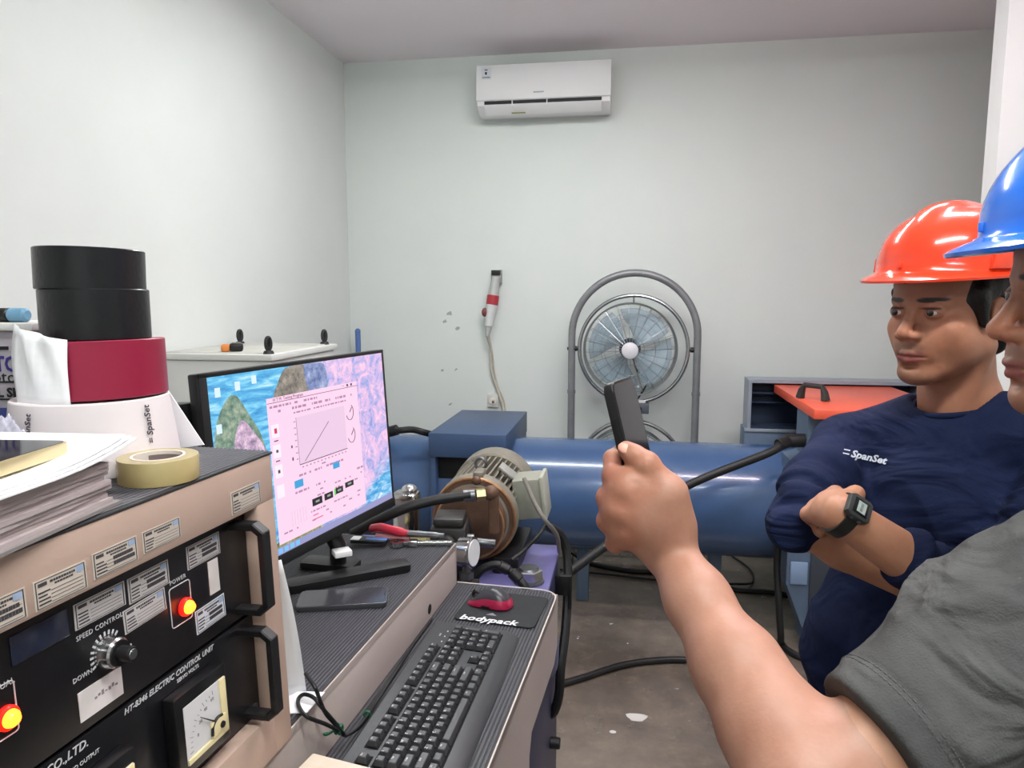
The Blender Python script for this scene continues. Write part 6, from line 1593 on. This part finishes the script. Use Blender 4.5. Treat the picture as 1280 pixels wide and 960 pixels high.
# grey shirt
pts_ = [np.array(p) for p in (SH_L, SH_R, EB, hip2, EB_R)]
lo = np.min(pts_, axis=0)-.14; hi = np.max(pts_, axis=0)+.16; lo[2] = hip2.z-.04
F = Field(lo, hi, .0045)
F.cone(chest2+ZZ*.02, waist2, .116, .118, .03, side=sh2, ratio=1.45); F.cone(waist2, hip2, .118, .118, .03, side=sh2, ratio=1.45)
F.cone(SH_R+ZZ*.006, SH_L+ZZ*.006, .060, .062, .035)
nb2 = Oh2-ZZ*.175-f2*.035
F.cone(nb2-ZZ*.02, mid2-ZZ*.06, .070, .10, .04); F.cone(nb2-ZZ*.02, mid2-fbb*.05-ZZ*.03, .066, .09, .04)
for S in (SH_R, SH_L): F.cone(S, nb2.lerp(S, .35)-ZZ*.01, .062, .06, .03)
ua = (EB-SH_L).normalized(); hemp = EB-ua*.070
F.cone(SH_L, SH_L.lerp(hemp, .5), .086, .084, .02); F.cone(SH_L.lerp(hemp, .5), hemp+ua*.05, .084, .056, .01)
ur = (EB_R-SH_R).normalized(); F.cone(SH_R, EB_R-ur*.06, .068, .062, .02)
F.cone(nb2+ZZ*.08+f2*.006, nb2+ZZ*.022+f2*.002, .066, .052, .006, sub=True)
F.half(hip2-ZZ*.02, (0, 0, -1))
# cut the sleeve square at the hem
X_, Y_, Z_ = np.meshgrid(*F.ax, indexing='ij', sparse=True)
dd = (X_-hemp.x)*ua.x+(Y_-hemp.y)*ua.y+(Z_-hemp.z)*ua.z
mid_d = np.sqrt((X_-hemp.x)**2+(Y_-hemp.y)**2+(Z_-hemp.z)**2)
F._mix((slice(None),)*3, np.where(mid_d < .16, -dd, 1.0), .003, True)
Vg, Qg = F.mesh(); N = vnormals(Vg, Qg)
t_, d = segco(Vg, SH_L, hemp)
w_ = np.clip((t_+.1)/.2, 0, 1)*np.clip((1.02-t_)/.08, 0, 1)*np.clip((.11-d)/.02, 0, 1)
along = np.array(ua); 
fold = sines(Vg, 31, 8, 12, 60, (1, 1, .8))*.0036
diag = (Vg-np.array(SH_L))@np.array((ua*.75+ZZ*.5+FH*.2))
fold += w_*.0085*np.sin(diag*78+3.6*sines(Vg, 12, 6, 9, 30))*np.clip(1.15-t_*.9, .3, 1)
d2_ = (Vg-np.array(SH_L))@np.array((ua*.3-ZZ*.8+FH*.5)); fold += w_*.0032*np.sin(d2_*120+3*sines(Vg, 13, 6, 10, 40))*np.clip(1.0-t_, .2, 1)
fold += np.where(np.abs(t_-.90) < .012, -.0012, 0)*(w_ > 0)
top_ = w_*np.clip((.78-t_)/.2, 0, 1)
fold += top_*.0085*(ridged(Vg, ua*.5+ZZ*.75+FH*.1, 62, 51)-.4)+w_*.0035*(ridged(Vg, ua*.9-ZZ*.3, 48, 52)-.4)
Vg = relax(Vg, Qg, 1, .3)+N*fold[:, None]
Vg = relax(Vg, Qg, 1, .3)
m_grey_s = mat('shirt_grey', (86, 86, 85), .9, var=(11, (62, 62, 62), .2), bump=(520, .3), spec=.15, wrinkle=(7, .75, (1, 1, 2.2), (.5, .4, 0)))
shirt2 = npmesh('shirt', [(Vg, Qg)], m_grey_s, body2)
# stitching rings near the hem
m_st = mat('stitch', (84, 84, 84), .9)
q0 = ua.orthogonal().normalized(); q1 = ua.cross(q0)
bvs = BVHTree.FromPolygons([tuple(p) for p in Vg], [tuple(q) for q in Qg])
for k, offs in enumerate((.022, .027)):
    c_ = hemp-ua*offs; sb = MB(); ring = []
    for i in range(90):
        a = 2*PI*i/90; dr = q0*math.cos(a)+q1*math.sin(a); h_ = bvs.ray_cast(c_+dr*.2, -dr); ring.append((h_[0] if h_[0] is not None else c_+dr*.073)+dr*.0002)
    for i in range(0, 90, 1):
        p, q = ring[i], ring[(i+1) % 90]; sb.tube([p, p.lerp(q, .62)], .0007, 4)
    o = obj('hem_stitching', sb, m_st, shirt2, 60); o['kind'] = 'stuff'
# collar
x2 = f2.cross(ZZ); cpt = [nb2+f2*.002+x2*.062*math.cos(a)+f2*.062*math.sin(a)+ZZ*(.018-.022*math.sin(a)) for a in [2*PI*i/40 for i in range(40)]]
obj('collar', MB().tube(cpt, .010, 8, closed=True), m_grey_s, body2, 60)
F = Field((hip2.x-.3, hip2.y-.3, .03), (hip2.x+.3, hip2.y+.3, hip2.z+.08), .008)
F.cone(hip2+ZZ*.04, hip2-ZZ*.06, .10, .105, .03, side=sh2, ratio=1.45); feet2 = []
for s in (-1, 1):
    h0 = hip2+sh2*s*.085-ZZ*.06; kn = h0-ZZ*.40+f2*.02+sh2*s*.01; an = Vector((h0.x+sh2.x*s*.03, h0.y+sh2.y*s*.03, .09)); F.chain([h0, kn, an], [.092, .066, .058], .04, .02); feet2.append(an)
Vt, Qt = F.mesh(); npmesh('trousers', [(Vt, Qt)], mat('trousers_dark', (40, 42, 48), .85, bump=(300, .2)), body2)
for a_ in feet2: shoe(a_, f2, body2)
make_helmet('hard_hat', M2 @ Matrix.Rotation(math.radians(-1), 4, 'X'), mat('helmet_blue', (36, 112, 220), .2, coat=.6), 'blue hard hat worn by the man holding the phone')
